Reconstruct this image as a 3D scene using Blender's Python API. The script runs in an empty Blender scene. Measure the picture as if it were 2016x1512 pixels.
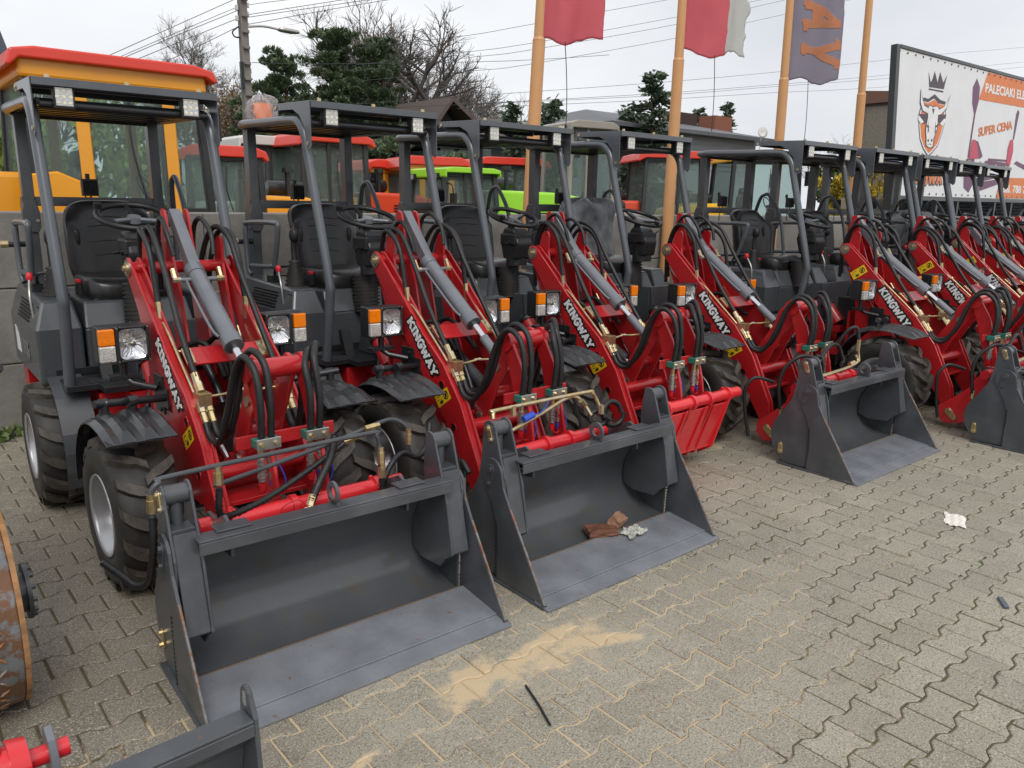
import bpy, bmesh, math, random
from mathutils import Vector, Matrix
R=math.radians; PI=math.pi
random.seed(7)
S=bpy.context.scene
COL=S.collection
# ------------------------------------------------------------------ camera
W,H=2016,1512
FPX=1528.0; YAW,PITCH,ROLL=R(40.451),R(13.137),R(0.9685)
CAM=Vector((0,0,1.65))
def cam_axes():
    f=Vector((math.sin(YAW)*math.cos(PITCH),math.cos(YAW)*math.cos(PITCH),-math.sin(PITCH)))
    r=Vector((math.cos(YAW),-math.sin(YAW),0)); u=r.cross(f)
    r2=math.cos(ROLL)*r+math.sin(ROLL)*u; u2=-math.sin(ROLL)*r+math.cos(ROLL)*u
    return r2,u2,f
CR,CU,CF=cam_axes()
cd=bpy.data.cameras.new('camera'); cam=bpy.data.objects.new('camera',cd); COL.objects.link(cam)
cam.matrix_world=Matrix(((CR.x,CU.x,-CF.x,CAM.x),(CR.y,CU.y,-CF.y,CAM.y),(CR.z,CU.z,-CF.z,CAM.z),(0,0,0,1)))
cd.sensor_width=36; cd.lens=FPX/W*36; cd.clip_start=0.05; cd.clip_end=600
S.camera=cam
def at(px,py,Y):                                   # world point on the vertical plane y = Y seen at a photo pixel
    d=CF+CR*((px-W/2)/FPX)-CU*((py-H/2)/FPX)
    return CAM+d*((Y-CAM.y)/d.y)
# ------------------------------------------------------------------ world, sun, exposure
wd=bpy.data.worlds.new('World'); S.world=wd; wd.use_nodes=True
SUN_EL,SUN_AZ=R(48),R(205)
nt=wd.node_tree; nt.nodes.clear()
out=nt.nodes.new('ShaderNodeOutputWorld'); bg=nt.nodes.new('ShaderNodeBackground')
sky=nt.nodes.new('ShaderNodeTexSky'); sky.sky_type='NISHITA'; sky.sun_disc=False
sky.sun_elevation=SUN_EL; sky.sun_rotation=SUN_AZ; sky.air_density=1; sky.dust_density=4
tc=nt.nodes.new('ShaderNodeTexCoord'); mp=nt.nodes.new('ShaderNodeMapping'); mp.inputs['Scale'].default_value=(1,1,2.6)
nz=nt.nodes.new('ShaderNodeTexNoise'); nz.inputs['Scale'].default_value=1.7; nz.inputs['Detail'].default_value=6; nz.inputs['Roughness'].default_value=.5
rp=nt.nodes.new('ShaderNodeValToRGB'); rp.color_ramp.elements[0].position=.3; rp.color_ramp.elements[0].color=(6.6,6.85,7.3,1)
rp.color_ramp.elements[1].position=.68; rp.color_ramp.elements[1].color=(9.3,9.4,9.6,1)
mx=nt.nodes.new('ShaderNodeMix'); mx.data_type='RGBA'; mx.inputs[0].default_value=.95   # closed cloud deck over the sky
nt.links.new(tc.outputs['Generated'],mp.inputs[0]); nt.links.new(mp.outputs[0],nz.inputs[0]); nt.links.new(nz.outputs[0],rp.inputs[0])
nt.links.new(sky.outputs[0],mx.inputs[6]); nt.links.new(rp.outputs[0],mx.inputs[7])
nt.links.new(mx.outputs[2],bg.inputs[0]); bg.inputs[1].default_value=.1
nt.links.new(bg.outputs[0],out.inputs[0])
sl=bpy.data.lights.new('sun','SUN'); sl.energy=1.5; sl.angle=R(28); sl.color=(1,.96,.9)
so=bpy.data.objects.new('sun',sl); COL.objects.link(so)
_sd=Vector((math.sin(SUN_AZ)*math.cos(SUN_EL),math.cos(SUN_AZ)*math.cos(SUN_EL),math.sin(SUN_EL)))
so.rotation_euler=(_sd).to_track_quat('Z','Y').to_euler()
S.view_settings.view_transform='Standard'; S.view_settings.look='None'; S.view_settings.exposure=0.16; S.view_settings.gamma=1
# ------------------------------------------------------------------ materials
MATS={}
def mat(name,col,rough=.5,metal=0,noise=.12,nscale=6,bump=.0,bscale=60,coat=0,spec=.5,trans=0,col2=None,c2scale=3,c2pos=(.45,.65),wear=None,ior=None,alpha=None):
    if name in MATS: return MATS[name]
    m=bpy.data.materials.new(name); m.use_nodes=True; t=m.node_tree; N=t.nodes; L=t.links
    b=N['Principled BSDF']; b.inputs['Roughness'].default_value=rough; b.inputs['Metallic'].default_value=metal
    b.inputs['Specular IOR Level'].default_value=spec; b.inputs['Coat Weight'].default_value=coat; b.inputs['Coat Roughness'].default_value=.12
    if trans: b.inputs['Transmission Weight'].default_value=trans
    if ior: b.inputs['IOR'].default_value=ior
    if alpha is not None: b.inputs['Alpha'].default_value=alpha
    c=N.new('ShaderNodeTexCoord')
    n1=N.new('ShaderNodeTexNoise'); n1.inputs['Scale'].default_value=nscale; n1.inputs['Detail'].default_value=5
    L.new(c.outputs['Object'],n1.inputs['Vector'])
    mr=N.new('ShaderNodeMapRange'); mr.inputs[1].default_value=.25; mr.inputs[2].default_value=.75; mr.inputs[3].default_value=1-noise; mr.inputs[4].default_value=1+noise
    L.new(n1.outputs[0],mr.inputs[0])
    cur=N.new('ShaderNodeRGB'); cur.outputs[0].default_value=(*col,1); cs=cur.outputs[0]
    if col2:
        n2=N.new('ShaderNodeTexNoise'); n2.inputs['Scale'].default_value=c2scale; n2.inputs['Detail'].default_value=7; n2.inputs['Roughness'].default_value=.65
        L.new(c.outputs['Object'],n2.inputs['Vector'])
        r2=N.new('ShaderNodeMapRange'); r2.inputs[1].default_value=c2pos[0]; r2.inputs[2].default_value=c2pos[1]; L.new(n2.outputs[0],r2.inputs[0])
        x=N.new('ShaderNodeMix'); x.data_type='RGBA'; L.new(r2.outputs[0],x.inputs[0]); L.new(cs,x.inputs[6]); x.inputs[7].default_value=(*col2,1); cs=x.outputs[2]
    if wear:                                                      # worn edges, rust or bare metal
        n3=N.new('ShaderNodeTexNoise'); n3.inputs['Scale'].default_value=25; L.new(c.outputs['Object'],n3.inputs['Vector'])
        r3=N.new('ShaderNodeMapRange'); n3.inputs['Detail'].default_value=6; r3.inputs[1].default_value=.69; r3.inputs[2].default_value=.73; r3.inputs[4].default_value=.8; L.new(n3.outputs[0],r3.inputs[0])
        x=N.new('ShaderNodeMix'); x.data_type='RGBA'; L.new(r3.outputs[0],x.inputs[0]); L.new(cs,x.inputs[6]); x.inputs[7].default_value=(*wear,1); cs=x.outputs[2]
    v=N.new('ShaderNodeVectorMath'); v.operation='SCALE'; L.new(cs,v.inputs[0]); L.new(mr.outputs[0],v.inputs['Scale'])
    L.new(v.outputs[0],b.inputs['Base Color'])
    rr=N.new('ShaderNodeMapRange'); rr.inputs[3].default_value=max(.02,rough*.8); rr.inputs[4].default_value=min(1,rough*1.25); L.new(n1.outputs[0],rr.inputs[0]); L.new(rr.outputs[0],b.inputs['Roughness'])
    if bump:
        n4=N.new('ShaderNodeTexNoise'); n4.inputs['Scale'].default_value=bscale; n4.inputs['Detail'].default_value=3; L.new(c.outputs['Object'],n4.inputs['Vector'])
        bp=N.new('ShaderNodeBump'); bp.inputs['Strength'].default_value=bump; bp.inputs['Distance'].default_value=.004; L.new(n4.outputs[0],bp.inputs['Height']); L.new(bp.outputs[0],b.inputs['Normal'])
    MATS[name]=m; return m
RED=mat('red_paint',(.47,.014,.018),.3,0,.14,5,.06,25,coat=.45,col2=(.36,.014,.017),c2scale=2)
REDB=mat('bright_red_paint',(.68,.022,.03),.3,0,.1,5,.12,40,coat=.5)
GREY=mat('dark_grey_paint',(.052,.056,.062),.36,0,.15,4,.05,90,coat=.15,col2=(.075,.08,.088),c2scale=2.2)
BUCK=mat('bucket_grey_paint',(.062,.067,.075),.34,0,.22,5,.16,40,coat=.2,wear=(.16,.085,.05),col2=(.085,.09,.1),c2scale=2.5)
FLOOR=mat('bucket_floor_sky_sheen',(.19,.20,.225),.26,.0,.22,7,.2,45,coat=.3,col2=(.20,.21,.23),c2scale=6,wear=(.2,.09,.05))  # bucket grey lightened, the sky's reflection is put into the floor colour
MOLD=mat('bucket_inside_paint',(.08,.086,.095),.25,.0,.15,4,.1,45,coat=.2,wear=(.16,.12,.06),col2=(.095,.085,.065),c2scale=6,c2pos=(.56,.72))
HOOD=mat('hood_grey_paint',(.06,.066,.073),.28,0,.1,4,.05,40,coat=.3)
CYL=mat('cylinder_grey_paint',(.17,.18,.20),.33,.2,.12,12,.1,60,coat=.2)
TUBEG=mat('roll_bar_grey_paint',(.085,.095,.108),.3,0,.12,6,.04,60,coat=.3)
BLK=mat('black_plastic',(.014,.014,.016),.42,0,.2,20,.25,220)
VIN=mat('black_vinyl',(.013,.013,.014),.33,0,.25,10,.1,100,coat=.1)
RUB=mat('tyre_rubber',(.022,.02,.019),.55,0,.25,9,.15,80,col2=(.04,.035,.03),c2scale=6,c2pos=(.5,.7))
LUG=mat('tyre_tread_rubber',(.068,.058,.048),.6,0,.25,12,.2,60,col2=(.022,.02,.019),c2scale=9)
HOSE=mat('hose_rubber',(.012,.012,.013),.45,0,.2,30,.3,200)
RIM=mat('silver_rim_paint',(.45,.45,.47),.32,.6,.08,10,.05,40)
CHR=mat('chrome_steel',(.72,.73,.76),.14,1,.05)
STL=mat('plated_steel',(.5,.49,.46),.32,.85,.15,40)
BRS=mat('yellow_zinc_fitting',(.62,.48,.24),.3,.85,.2,40,col2=(.55,.5,.4),c2scale=20)
BLKM=mat('black_painted_steel',(.016,.017,.019),.35,0,.2,12,.1,70,coat=.2)
WHT=mat('white_decal',(.78,.78,.78),.4,0,.04)
YEL=mat('yellow_sticker',(.85,.55,.02),.4,0,.05)
BLKD=mat('black_decal',(.01,.01,.01),.4,0,.05)
AMB=mat('amber_lens',(.85,.20,.0),.12,0,.1,50,.4,90,coat=.6)
CLR=mat('clear_lens_plastic',(.72,.7,.66),.1,.5,.25,40,.6,110,coat=.8)
REFL=mat('lamp_reflector',(.86,.87,.9),.2,.85,.12,22,.25,60)
GLS=mat('lamp_glass',(1,1,1),.03,0,0,trans=1,ior=1.3)
LED=mat('led_lens',(.72,.73,.75),.2,.2,.2,70,.3,60)
BLU=mat('blue_cap_plastic',(.03,.08,.5),.35); REDC=mat('red_cap_plastic',(.6,.02,.03),.35)
TEAL=mat('teal_coupling_plate',(.02,.17,.13),.4)
BOLT=mat('bolt_steel',(.35,.33,.28),.35,.8,.2,50)
# ------------------------------------------------------------------ mesh builder
class MB:
    def __init__(s): s.v=[]; s.f=[]; s.m=[]; s.sm=[]; s.cm=0
    def use(s,i): s.cm=i; return s
    def add(s,vs,fs,smooth=False):
        o=len(s.v); s.v+= [tuple(p) for p in vs]
        for f in fs: s.f.append([o+i for i in f]); s.m.append(s.cm); s.sm.append(smooth)
        return s
    def box(s,x0,x1,y0,y1,z0,z1,M=None):
        x0,x1=min(x0,x1),max(x0,x1); y0,y1=min(y0,y1),max(y0,y1); z0,z1=min(z0,z1),max(z0,z1)
        vs=[Vector(p) for p in((x0,y0,z0),(x1,y0,z0),(x1,y1,z0),(x0,y1,z0),(x0,y0,z1),(x1,y0,z1),(x1,y1,z1),(x0,y1,z1))]
        if M: vs=[M@p for p in vs]
        return s.add(vs,[(0,3,2,1),(4,5,6,7),(0,1,5,4),(1,2,6,5),(2,3,7,6),(3,0,4,7)])
    def prism(s,poly,a,b,ax='x',smooth=False):                    # poly in the other two axes, extruded from a to b
        n=len(poly)
        def P(p,t): return {'x':(t,p[0],p[1]),'y':(p[0],t,p[1]),'z':(p[0],p[1],t)}[ax]
        ar=sum(poly[i][0]*poly[(i+1)%n][1]-poly[(i+1)%n][0]*poly[i][1] for i in range(n))
        if ax=='y': ar=-ar
        if (ar<0)!=(b<a): poly=poly[::-1]
        vs=[P(p,a) for p in poly]+[P(p,b) for p in poly]
        return s.add(vs,[tuple(range(n))[::-1],tuple(range(n,2*n))]+[(i,(i+1)%n,n+(i+1)%n,n+i) for i in range(n)],smooth)
    def ring(s,c,r0,r1,a,b,ax='x',n=20,ang=(0,360)):               # annulus plate
        full=ang[1]-ang[0]>=360; k=n if full else n+1
        vs=[]
        for t in(a,b):
            for r in(r0,r1):
                for i in range(k):
                    A=R(ang[0]+(ang[1]-ang[0])*i/n); u=c[0]+r*math.cos(A); w=c[1]+r*math.sin(A)
                    vs.append({'x':(t,u,w),'y':(u,t,w),'z':(u,w,t)}[ax])
        fs=[]
        for i in range(n):
            j=(i+1)%k; A,B,C,D=0,k,2*k,3*k
            fs+=[(B+i,B+j,D+j,D+i),(A+j,A+i,C+i,C+j),(A+i,A+j,B+j,B+i),(C+j,C+i,D+i,D+j)]
        if not full: fs+=[(0,k,3*k,2*k),(k-1,2*k-1,4*k-1,3*k-1)]
        return s.add(vs,fs)
    def cyl(s,p0,p1,r,r2=None,n=14,caps=True,smooth=True):
        p0,p1=Vector(p0),Vector(p1); d=(p1-p0).normalized(); r2=r if r2 is None else r2
        a=d.orthogonal().normalized(); b=d.cross(a); vs=[]
        for p,q in((p0,r),(p1,r2)):
            for i in range(n):
                t=2*PI*i/n; vs.append(p+a*(q*math.cos(t))+b*(q*math.sin(t)))
        s.add(vs,[(i,(i+1)%n,n+(i+1)%n,n+i) for i in range(n)],smooth)
        if caps: s.add(vs,[tuple(range(n))[::-1],tuple(range(n,2*n))])
        return s
    def lathe(s,prof,o=(0,0,0),d=(0,0,1),n=24,smooth=True):         # prof: (radius, distance along d)
        o=Vector(o); d=Vector(d).normalized(); a=d.orthogonal().normalized(); b=d.cross(a); vs=[]; k=len(prof)
        for r,t in prof:
            for i in range(n):
                q=2*PI*i/n; vs.append(o+d*t+a*(r*math.cos(q))+b*(r*math.sin(q)))
        return s.add(vs,[(j*n+i,j*n+(i+1)%n,(j+1)*n+(i+1)%n,(j+1)*n+i) for j in range(k-1) for i in range(n)],smooth)
    def tube(s,pts,r,n=8,res=5,spline=True,ripple=0,closed=False,caps=True,r1=None,flat=None):
        P=[Vector(p) for p in pts]
        if spline and len(P)>2:
            Q=[]; m=len(P)
            for i in range(m if closed else m-1):
                g=lambda k:P[k%m] if closed else P[max(0,min(m-1,k))]
                a,b,c,d=g(i-1),g(i),g(i+1),g(i+2)
                for j in range(res):
                    t=j/res; Q.append(.5*((2*b)+(c-a)*t+(2*a-5*b+4*c-d)*t*t+(3*b-a-3*c+d)*t**3))
            if not closed: Q.append(P[-1])
            P=Q
        k=len(P); vs=[]; u=None
        for i,p in enumerate(P):
            d=((P[(i+1)%k]-P[i-1]) if closed else (P[min(k-1,i+1)]-P[max(0,i-1)])).normalized()
            if u is None: u=d.orthogonal().normalized()
            u=(u-d*u.dot(d)).normalized(); w=d.cross(u)
            rr=r if r1 is None else r+(r1-r)*i/(k-1)
            if ripple and i%2: rr*=1-ripple
            for q in range(n):
                A=2*PI*q/n; vs.append(p+u*(rr*math.cos(A))+w*(rr*math.sin(A)))
        fs=[(j*n+i,j*n+(i+1)%n,((j+1)%k)*n+(i+1)%n,((j+1)%k)*n+i) for j in range(k if closed else k-1) for i in range(n)]
        s.add(vs,fs,True)
        if caps and not closed: s.add(vs,[tuple(range(n))[::-1],tuple(range((k-1)*n,k*n))])
        return s
    def bolt(s,p,d,r=.011,h=.007):
        p=Vector(p); d=Vector(d).normalized(); return s.cyl(p,p+d*h,r,n=6,smooth=False)
    def mesh(s,name,mats):
        me=bpy.data.meshes.new(name); me.from_pydata(s.v,[],s.f)
        for m in (mats if isinstance(mats,(list,tuple)) else [mats]): me.materials.append(m)
        me.polygons.foreach_set('material_index',s.m); me.polygons.foreach_set('use_smooth',s.sm); me.update(); return me
    def build(s,name,mats,parent=None,bevel=0,loc=None,seg=1):
        if name in SPLIT and parent is not None and not loc:
            I=islands(s)
            if len(I)>1:
                for fs in I:
                    t=MB(); mp={}
                    for k in fs:
                        f=[]
                        for i in s.f[k]:
                            if i not in mp: mp[i]=len(t.v); t.v.append(s.v[i])
                            f.append(mp[i])
                        t.f.append(f); t.m.append(s.m[k]); t.sm.append(s.sm[k])
                    o=t.build1(name,mats,parent,bevel,loc,seg)
                return o
        return s.build1(name,mats,parent,bevel,loc,seg)
    def build1(s,name,mats,parent=None,bevel=0,loc=None,seg=1):
        o=bpy.data.objects.new(name,s.mesh(name,mats)); COL.objects.link(o)
        if parent: o.parent=parent
        if loc: o.location=loc
        if bevel:
            b=o.modifiers.new('bevel','BEVEL'); b.width=bevel; b.segments=seg; b.limit_method='ANGLE'; b.angle_limit=R(40)
            b.harden_normals=False
        return o
def islands(mb):
    n=len(mb.v); p=list(range(n))
    def fd(a):
        while p[a]!=a: p[a]=p[p[a]]; a=p[a]
        return a
    for f in mb.f:
        r=fd(f[0])
        for i in f[1:]: p[fd(i)]=r
    grp={}
    for k,f in enumerate(mb.f): grp.setdefault(fd(f[0]),[]).append(k)
    G=[]
    for fs in grp.values():
        vs={i for k in fs for i in mb.f[k]}; P=[mb.v[i] for i in vs]; G.append([fs,[min(q[a] for q in P)-.002 for a in range(3)],[max(q[a] for q in P)+.002 for a in range(3)]])
    ch=True
    while ch:
        ch=False
        for i in range(len(G)):
            for j in range(i+1,len(G)):
                if all(G[i][1][a]<=G[j][2][a] and G[j][1][a]<=G[i][2][a] for a in range(3)):
                    G[i]=[G[i][0]+G[j][0],[min(x,y) for x,y in zip(G[i][1],G[j][1])],[max(x,y) for x,y in zip(G[i][2],G[j][2])]]; G.pop(j); ch=True; break
            if ch: break
    return [g[0] for g in G]
SPLIT={'fitting','pivot_pin','bolt','insulator','eyelet','support_post','window','pin_keeper','headlight_bracket','lift_cylinder','ignition_switch','steel_pipe','hydraulic_pipe','weld','air_vent','drive_axle','front_axle','emblem','pallet_truck_print','pallet_truck_body_print','banner_stripe','junction_box','coupler_pin','access_hole','cross_plate','roof','hub','door_post','backrest_slot'}
def tag(o,label=None,cat=None,group=None,kind=None):
    if label: o['label']=label
    if cat: o['category']=cat
    if group: o['group']=group
    if kind: o['kind']=kind
    return o
def empty(name,loc=(0,0,0),rz=0):
    o=bpy.data.objects.new(name,None); COL.objects.link(o); o.location=loc; o.rotation_euler=(0,0,rz); return o
CHILD={}
def copy_tree(o,parent=None):
    c=o.copy(); COL.objects.link(c); c.parent=parent
    for k in ('label','group'):
        if parent is None and k in c: del c[k]
    for ch in list(o.children): copy_tree(ch,c)
    return c
def V(x,u,z): return (x,-u,z)                     # loader coordinates: u is the distance in front of the canopy edge
def pu(poly): return [(-u,z) for u,z in poly]     # side outline in (u,z) -> (y,z)
def arc(c,r,a0,a1,n=6): return [(c[0]+r*math.cos(R(a0+(a1-a0)*i/n)),c[1]+r*math.sin(R(a0+(a1-a0)*i/n))) for i in range(n+1)]
# ------------------------------------------------------------------ lettering (slab letters from strokes, and the built-in font)
GLY={'K':(1.0,[((.18,0),(.18,1)),((.82,1),(.28,.46)),((.38,.58),(.86,0))],[(.18,0),(.18,1),(.8,1),(.86,0)]),
 'I':(.55,[((.27,0),(.27,1))],[(.27,0),(.27,1)]),
 'N':(1.0,[((.18,0),(.18,1)),((.18,1),(.82,0)),((.82,0),(.82,1))],[(.18,0),(.16,1),(.82,1)]),
 'G':(.95,[((.82,.82),(.62,.98)),((.66,.98),(.34,.98)),((.4,.99),(.14,.72)),((.15,.78),(.15,.22)),((.14,.28),(.4,.01)),((.34,.02),(.66,.02)),((.62,.02),(.84,.2)),((.8,.12),(.8,.46)),((.5,.44),(.92,.44))],[]),
 'W':(1.3,[((.12,1),(.38,0)),((.38,0),(.65,.8)),((.65,.8),(.92,0)),((.92,0),(1.18,1))],[(.12,1),(1.18,1),(.65,.84)]),
 'A':(1.0,[((.16,0),(.5,1)),((.5,1),(.84,0)),((.3,.32),(.7,.32))],[(.16,0),(.84,0)]),
 'Y':(1.0,[((.14,1),(.5,.42)),((.86,1),(.5,.42)),((.5,.48),(.5,0))],[(.14,1),(.86,1),(.5,0)])}
def slab_text(mb,txt,M,h,wt=.2,slant=0,depth=.0006,grow=0,gap=.06,tier=.00004):
    x=0; k=0
    for ch in txt:
        w,st,sf=GLY[ch]
        segs=[(a,b,wt) for a,b in st]+[((p[0]-.19,abs(p[1]-.06)),(p[0]+.19,abs(p[1]-.06)),.12) for p in sf]
        for a,b,t in segs:
            a=Vector((x+a[0],a[1],0)); b=Vector((x+b[0],b[1],0)); d=(b-a); l=d.length; d=d/l if l else Vector((1,0,0)); nn=Vector((-d.y,d.x,0))*(t/2+grow)
            e=d*(grow+(.0 if t==.12 else .03)); k+=1; z1=depth+tier*k
            ps=[a-e-nn,b+e-nn,b+e+nn,a-e+nn]; ps=[Vector(((p.x+slant*p.y)*h,p.y*h,0)) for p in ps]
            vs=[M@Vector((p.x,p.y,0)) for p in ps]+[M@Vector((p.x,p.y,z1)) for p in ps]
            mb.add(vs,[(3,2,1,0),(4,5,6,7),(0,1,5,4),(1,2,6,5),(2,3,7,6),(3,0,4,7)])
        x+=w+gap
    return x*h
def font_mesh(txt,M,h,offset=0,depth=.002,shear=0,sx=1):
    cu=bpy.data.curves.new('t','FONT'); cu.body=txt; cu.size=h; cu.extrude=depth; cu.offset=offset; cu.shear=shear; cu.resolution_u=3
    o=bpy.data.objects.new('t',cu); COL.objects.link(o)
    dg=bpy.context.evaluated_depsgraph_get(); me=bpy.data.meshes.new_from_object(o.evaluated_get(dg))
    vs=[M@Vector((v.co.x*sx,v.co.y,v.co.z)) for v in me.vertices]; fs=[tuple(p.vertices) for p in me.polygons]
    bpy.data.objects.remove(o); bpy.data.meshes.remove(me); bpy.data.curves.remove(cu)
    return vs,fs
def frame(o,xd,yd):                                # matrix with origin o, local x along xd, local y towards yd
    xd=Vector(xd).normalized(); zd=xd.cross(Vector(yd)).normalized(); yd=zd.cross(xd)
    return Matrix(((xd.x,yd.x,zd.x,o[0]),(xd.y,yd.y,zd.y,o[1]),(xd.z,yd.z,zd.z,o[2]),(0,0,0,1)))
# ------------------------------------------------------------------ ground: interlocking concrete pavers over sand
def ground_nodes(name,kind):
    m=bpy.data.materials.new(name); m.use_nodes=True; t=m.node_tree; N=t.nodes; L=t.links; b=N['Principled BSDF']
    g=N.new('ShaderNodeNewGeometry'); pos=g.outputs['Position']
    def noise(sc,det=5,ro=.6):
        n=N.new('ShaderNodeTexNoise'); n.inputs['Scale'].default_value=sc; n.inputs['Detail'].default_value=det; n.inputs['Roughness'].default_value=ro; L.new(pos,n.inputs['Vector']); return n.outputs[0]
    def mr(s,a,c,x=0,y=1):
        n=N.new('ShaderNodeMapRange'); n.inputs[1].default_value=a; n.inputs[2].default_value=c; n.inputs[3].default_value=x; n.inputs[4].default_value=y; L.new(s,n.inputs[0]); return n.outputs[0]
    def mth(op,a,c):
        n=N.new('ShaderNodeMath'); n.operation=op; n.use_clamp=(op!='SUBTRACT' and op!='DIVIDE')
        for i,s in enumerate((a,c)):
            if isinstance(s,(int,float)): n.inputs[i].default_value=s
            else: L.new(s,n.inputs[i])
        return n.outputs[0]
    def mixc(f,a,c):
        n=N.new('ShaderNodeMix'); n.data_type='RGBA'; L.new(f,n.inputs[0]) if not isinstance(f,float) else setattr(n.inputs[0],'default_value',f)
        for i,s in((6,a),(7,c)):
            if isinstance(s,tuple): n.inputs[i].default_value=(*s,1)
            else: L.new(s,n.inputs[i])
        return n.outputs[2]
    # spilled sand: streaks near the first two buckets
    def spot(x,y,rx,ry,ang=0):
        s=N.new('ShaderNodeVectorMath'); s.operation='SUBTRACT'; L.new(pos,s.inputs[0]); s.inputs[1].default_value=(x,y,0)
        r=N.new('ShaderNodeVectorRotate'); r.rotation_type='Z_AXIS'; L.new(s.outputs[0],r.inputs['Vector']); r.inputs['Angle'].default_value=-ang
        q=N.new('ShaderNodeVectorMath'); q.operation='MULTIPLY'; L.new(r.outputs[0],q.inputs[0]); q.inputs[1].default_value=(1/rx,1/ry,0)
        l=N.new('ShaderNodeVectorMath'); l.operation='LENGTH'; L.new(q.outputs[0],l.inputs[0]); return mr(l.outputs['Value'],0,1,1,0)
    spots=[spot(1.47,1.93,.21,.12,.35),spot(1.78,1.94,.42,.07,.15),spot(2.02,1.84,.32,.07,-.5),spot(.93,1.80,.16,.03,.3),spot(2.5,2.45,.5,.12,.2),spot(4.3,3.1,.6,.2,0)]
    sm=spots[0]
    for s in spots[1:4]: sm=mth('MAXIMUM',sm,s)
    faint=mth('MULTIPLY',mth('MAXIMUM',mth('MAXIMUM',spots[4],spots[5]),spot(1.85,1.88,.6,.2,0)),.45); sm=mth('MAXIMUM',sm,faint)
    n1=noise(9,8,.75)
    sand=mr(mth('ADD',sm,mth('ADD',mr(n1,.28,.72,-.12,.62),mr(noise(130,3,.7),.25,.75,0,.42))),.68,.95)
    sandc=mixc(noise(260,2),(.42,.31,.18),(.66,.53,.35))
    big=noise(.7,6,.6)
    if kind=='block':
        ri=g.outputs['Random Per Island']
        base=mixc(ri,(.305,.280,.218),(.395,.364,.290))
        # moist, dirt-darkened ground in random patches, then painted shade by the machines
        base=mixc(mr(big,.42,.7,0,.55),base,(.165,.152,.125))
        base=mixc(mr(noise(3.2,7,.7),.5,.75,0,.5),base,(.25,.22,.155))
        damp_shade=mr(mth('ADD',mth('MAXIMUM',spot(.1,3.6,1.5,2.6,0),mth('MAXIMUM',spot(3,4.6,4.5,2.0,0),spot(9,4.2,6,1.6,0))),mr(noise(1.6,6,.7),.2,.8,-.22,.22)),.12,.5,0,.62); base=mixc(damp_shade,base,(.115,.094,.070))  # moist ground plus shade around the machines, both painted in as darker brown
        base=mixc(mr(noise(38,5,.8),.3,.7,0,.5),base,(.20,.175,.135)); grit=noise(190,3,.6); base=mixc(mr(grit,.54,.64,0,.85),base,(.54,.50,.43)); base=mixc(mr(noise(130,3,.65),.53,.64,0,.8),base,(.085,.073,.056)); base=mixc(mr(noise(7,6,.75),.56,.7,0,.5),base,(.13,.115,.085))
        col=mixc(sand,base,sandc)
        L.new(mr(noise(2.2,5),.35,.7,.5,.85),b.inputs['Roughness'])
        bump=noise(240,4,.7); st=.35
    else:
        jn=noise(3.1,7,.7)
        near=mth('MAXIMUM',mth('MAXIMUM',spot(1.8,1.75,1.9,1.0,.1),spot(1.0,1.9,1.6,.8,.1)),0.)
        jc=mixc(noise(70,4),(.055,.043,.028),(.13,.10,.062))
        jc=mixc(mr(jn,.50,.60,0,.85),jc,(.10,.105,.025))
        sj=mr(mth('ADD',near,mr(noise(4.3,6,.7),.25,.75,-.35,.35)),.2,.34)
        jc=mixc(mth('MAXIMUM',sj,mr(noise(2.3,6,.7),.60,.66,0,.6)),jc,sandc)
        col=mixc(sand,jc,sandc); b.inputs['Roughness'].default_value=.9; bump=noise(120,5,.7); st=.8
    L.new(col,b.inputs['Base Color'])
    bp=N.new('ShaderNodeBump'); bp.inputs['Strength'].default_value=st; bp.inputs['Distance'].default_value=.004; L.new(bump,bp.inputs['Height']); L.new(bp.outputs[0],b.inputs['Normal'])
    return m
MB().box(-60,120,-40,160,-.3,-.0052).build('ground',ground_nodes('joint_sand','joint'))
tag(bpy.data.objects['ground'],kind='structure')
PX,PY,A0=.1835,.1325,.0115
def pave():
    vs=[];fs=[];rnd=random.Random(3)
    out=[(-.5,-1,0),(-.35,-1,0),(-.15,1,0),(.15,1,0),(.35,-1,0),(.5,-1,0)]
    for r in range(-23,38):
        y0=1.417+PY*r
        for c in range(-24,66):
            x0=1.911+PX*(c+.5)+(PX/2 if r%2 else 0)
            if x0<-2.2 or x0>13.2: continue
            if y0>6.15 or y0<-1.4: continue
            pl=[]
            for fx,sg,_ in out: pl.append((fx*PX,-PY/2+sg*A0))
            for fx,sg,_ in out[::-1]: pl.append((fx*PX,PY/2-sg*A0))
            # shrink by the joint, jitter, tilt
            jx,jy=rnd.gauss(0,.0009),rnd.gauss(0,.0009); ra=rnd.gauss(0,.004); dz=rnd.gauss(0,.0011); tx,ty=rnd.gauss(0,.006),rnd.gauss(0,.006)
            g=.0021
            def ringpts(ins,z):
                o=[]
                for x,y in pl:
                    sx=(abs(x)-1.7*ins)/abs(x) ; yy=y-math.copysign(ins*1.7,y)
                    xx=x*sx if abs(x)>.49*PX else x*(1-1.7*ins/PX)
                    o.append((x0+jx+xx-yy*ra,y0+PY/2+jy+yy+xx*ra,z+dz+xx*tx+yy*ty))
                return o
            o=len(vs); vs+=ringpts(g,-.03)+ringpts(g,-.0035)+ringpts(g+.0028,0.0)
            for k in range(2):
                for i in range(12): j=(i+1)%12; fs.append((o+12*k+i,o+12*k+j,o+12*k+12+j,o+12*k+12+i))
            fs.append(tuple(range(o+24,o+36)))
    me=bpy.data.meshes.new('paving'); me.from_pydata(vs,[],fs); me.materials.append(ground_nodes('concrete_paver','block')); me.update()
    ob=bpy.data.objects.new('paving',me); COL.objects.link(ob); tag(ob,kind='structure')
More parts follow.
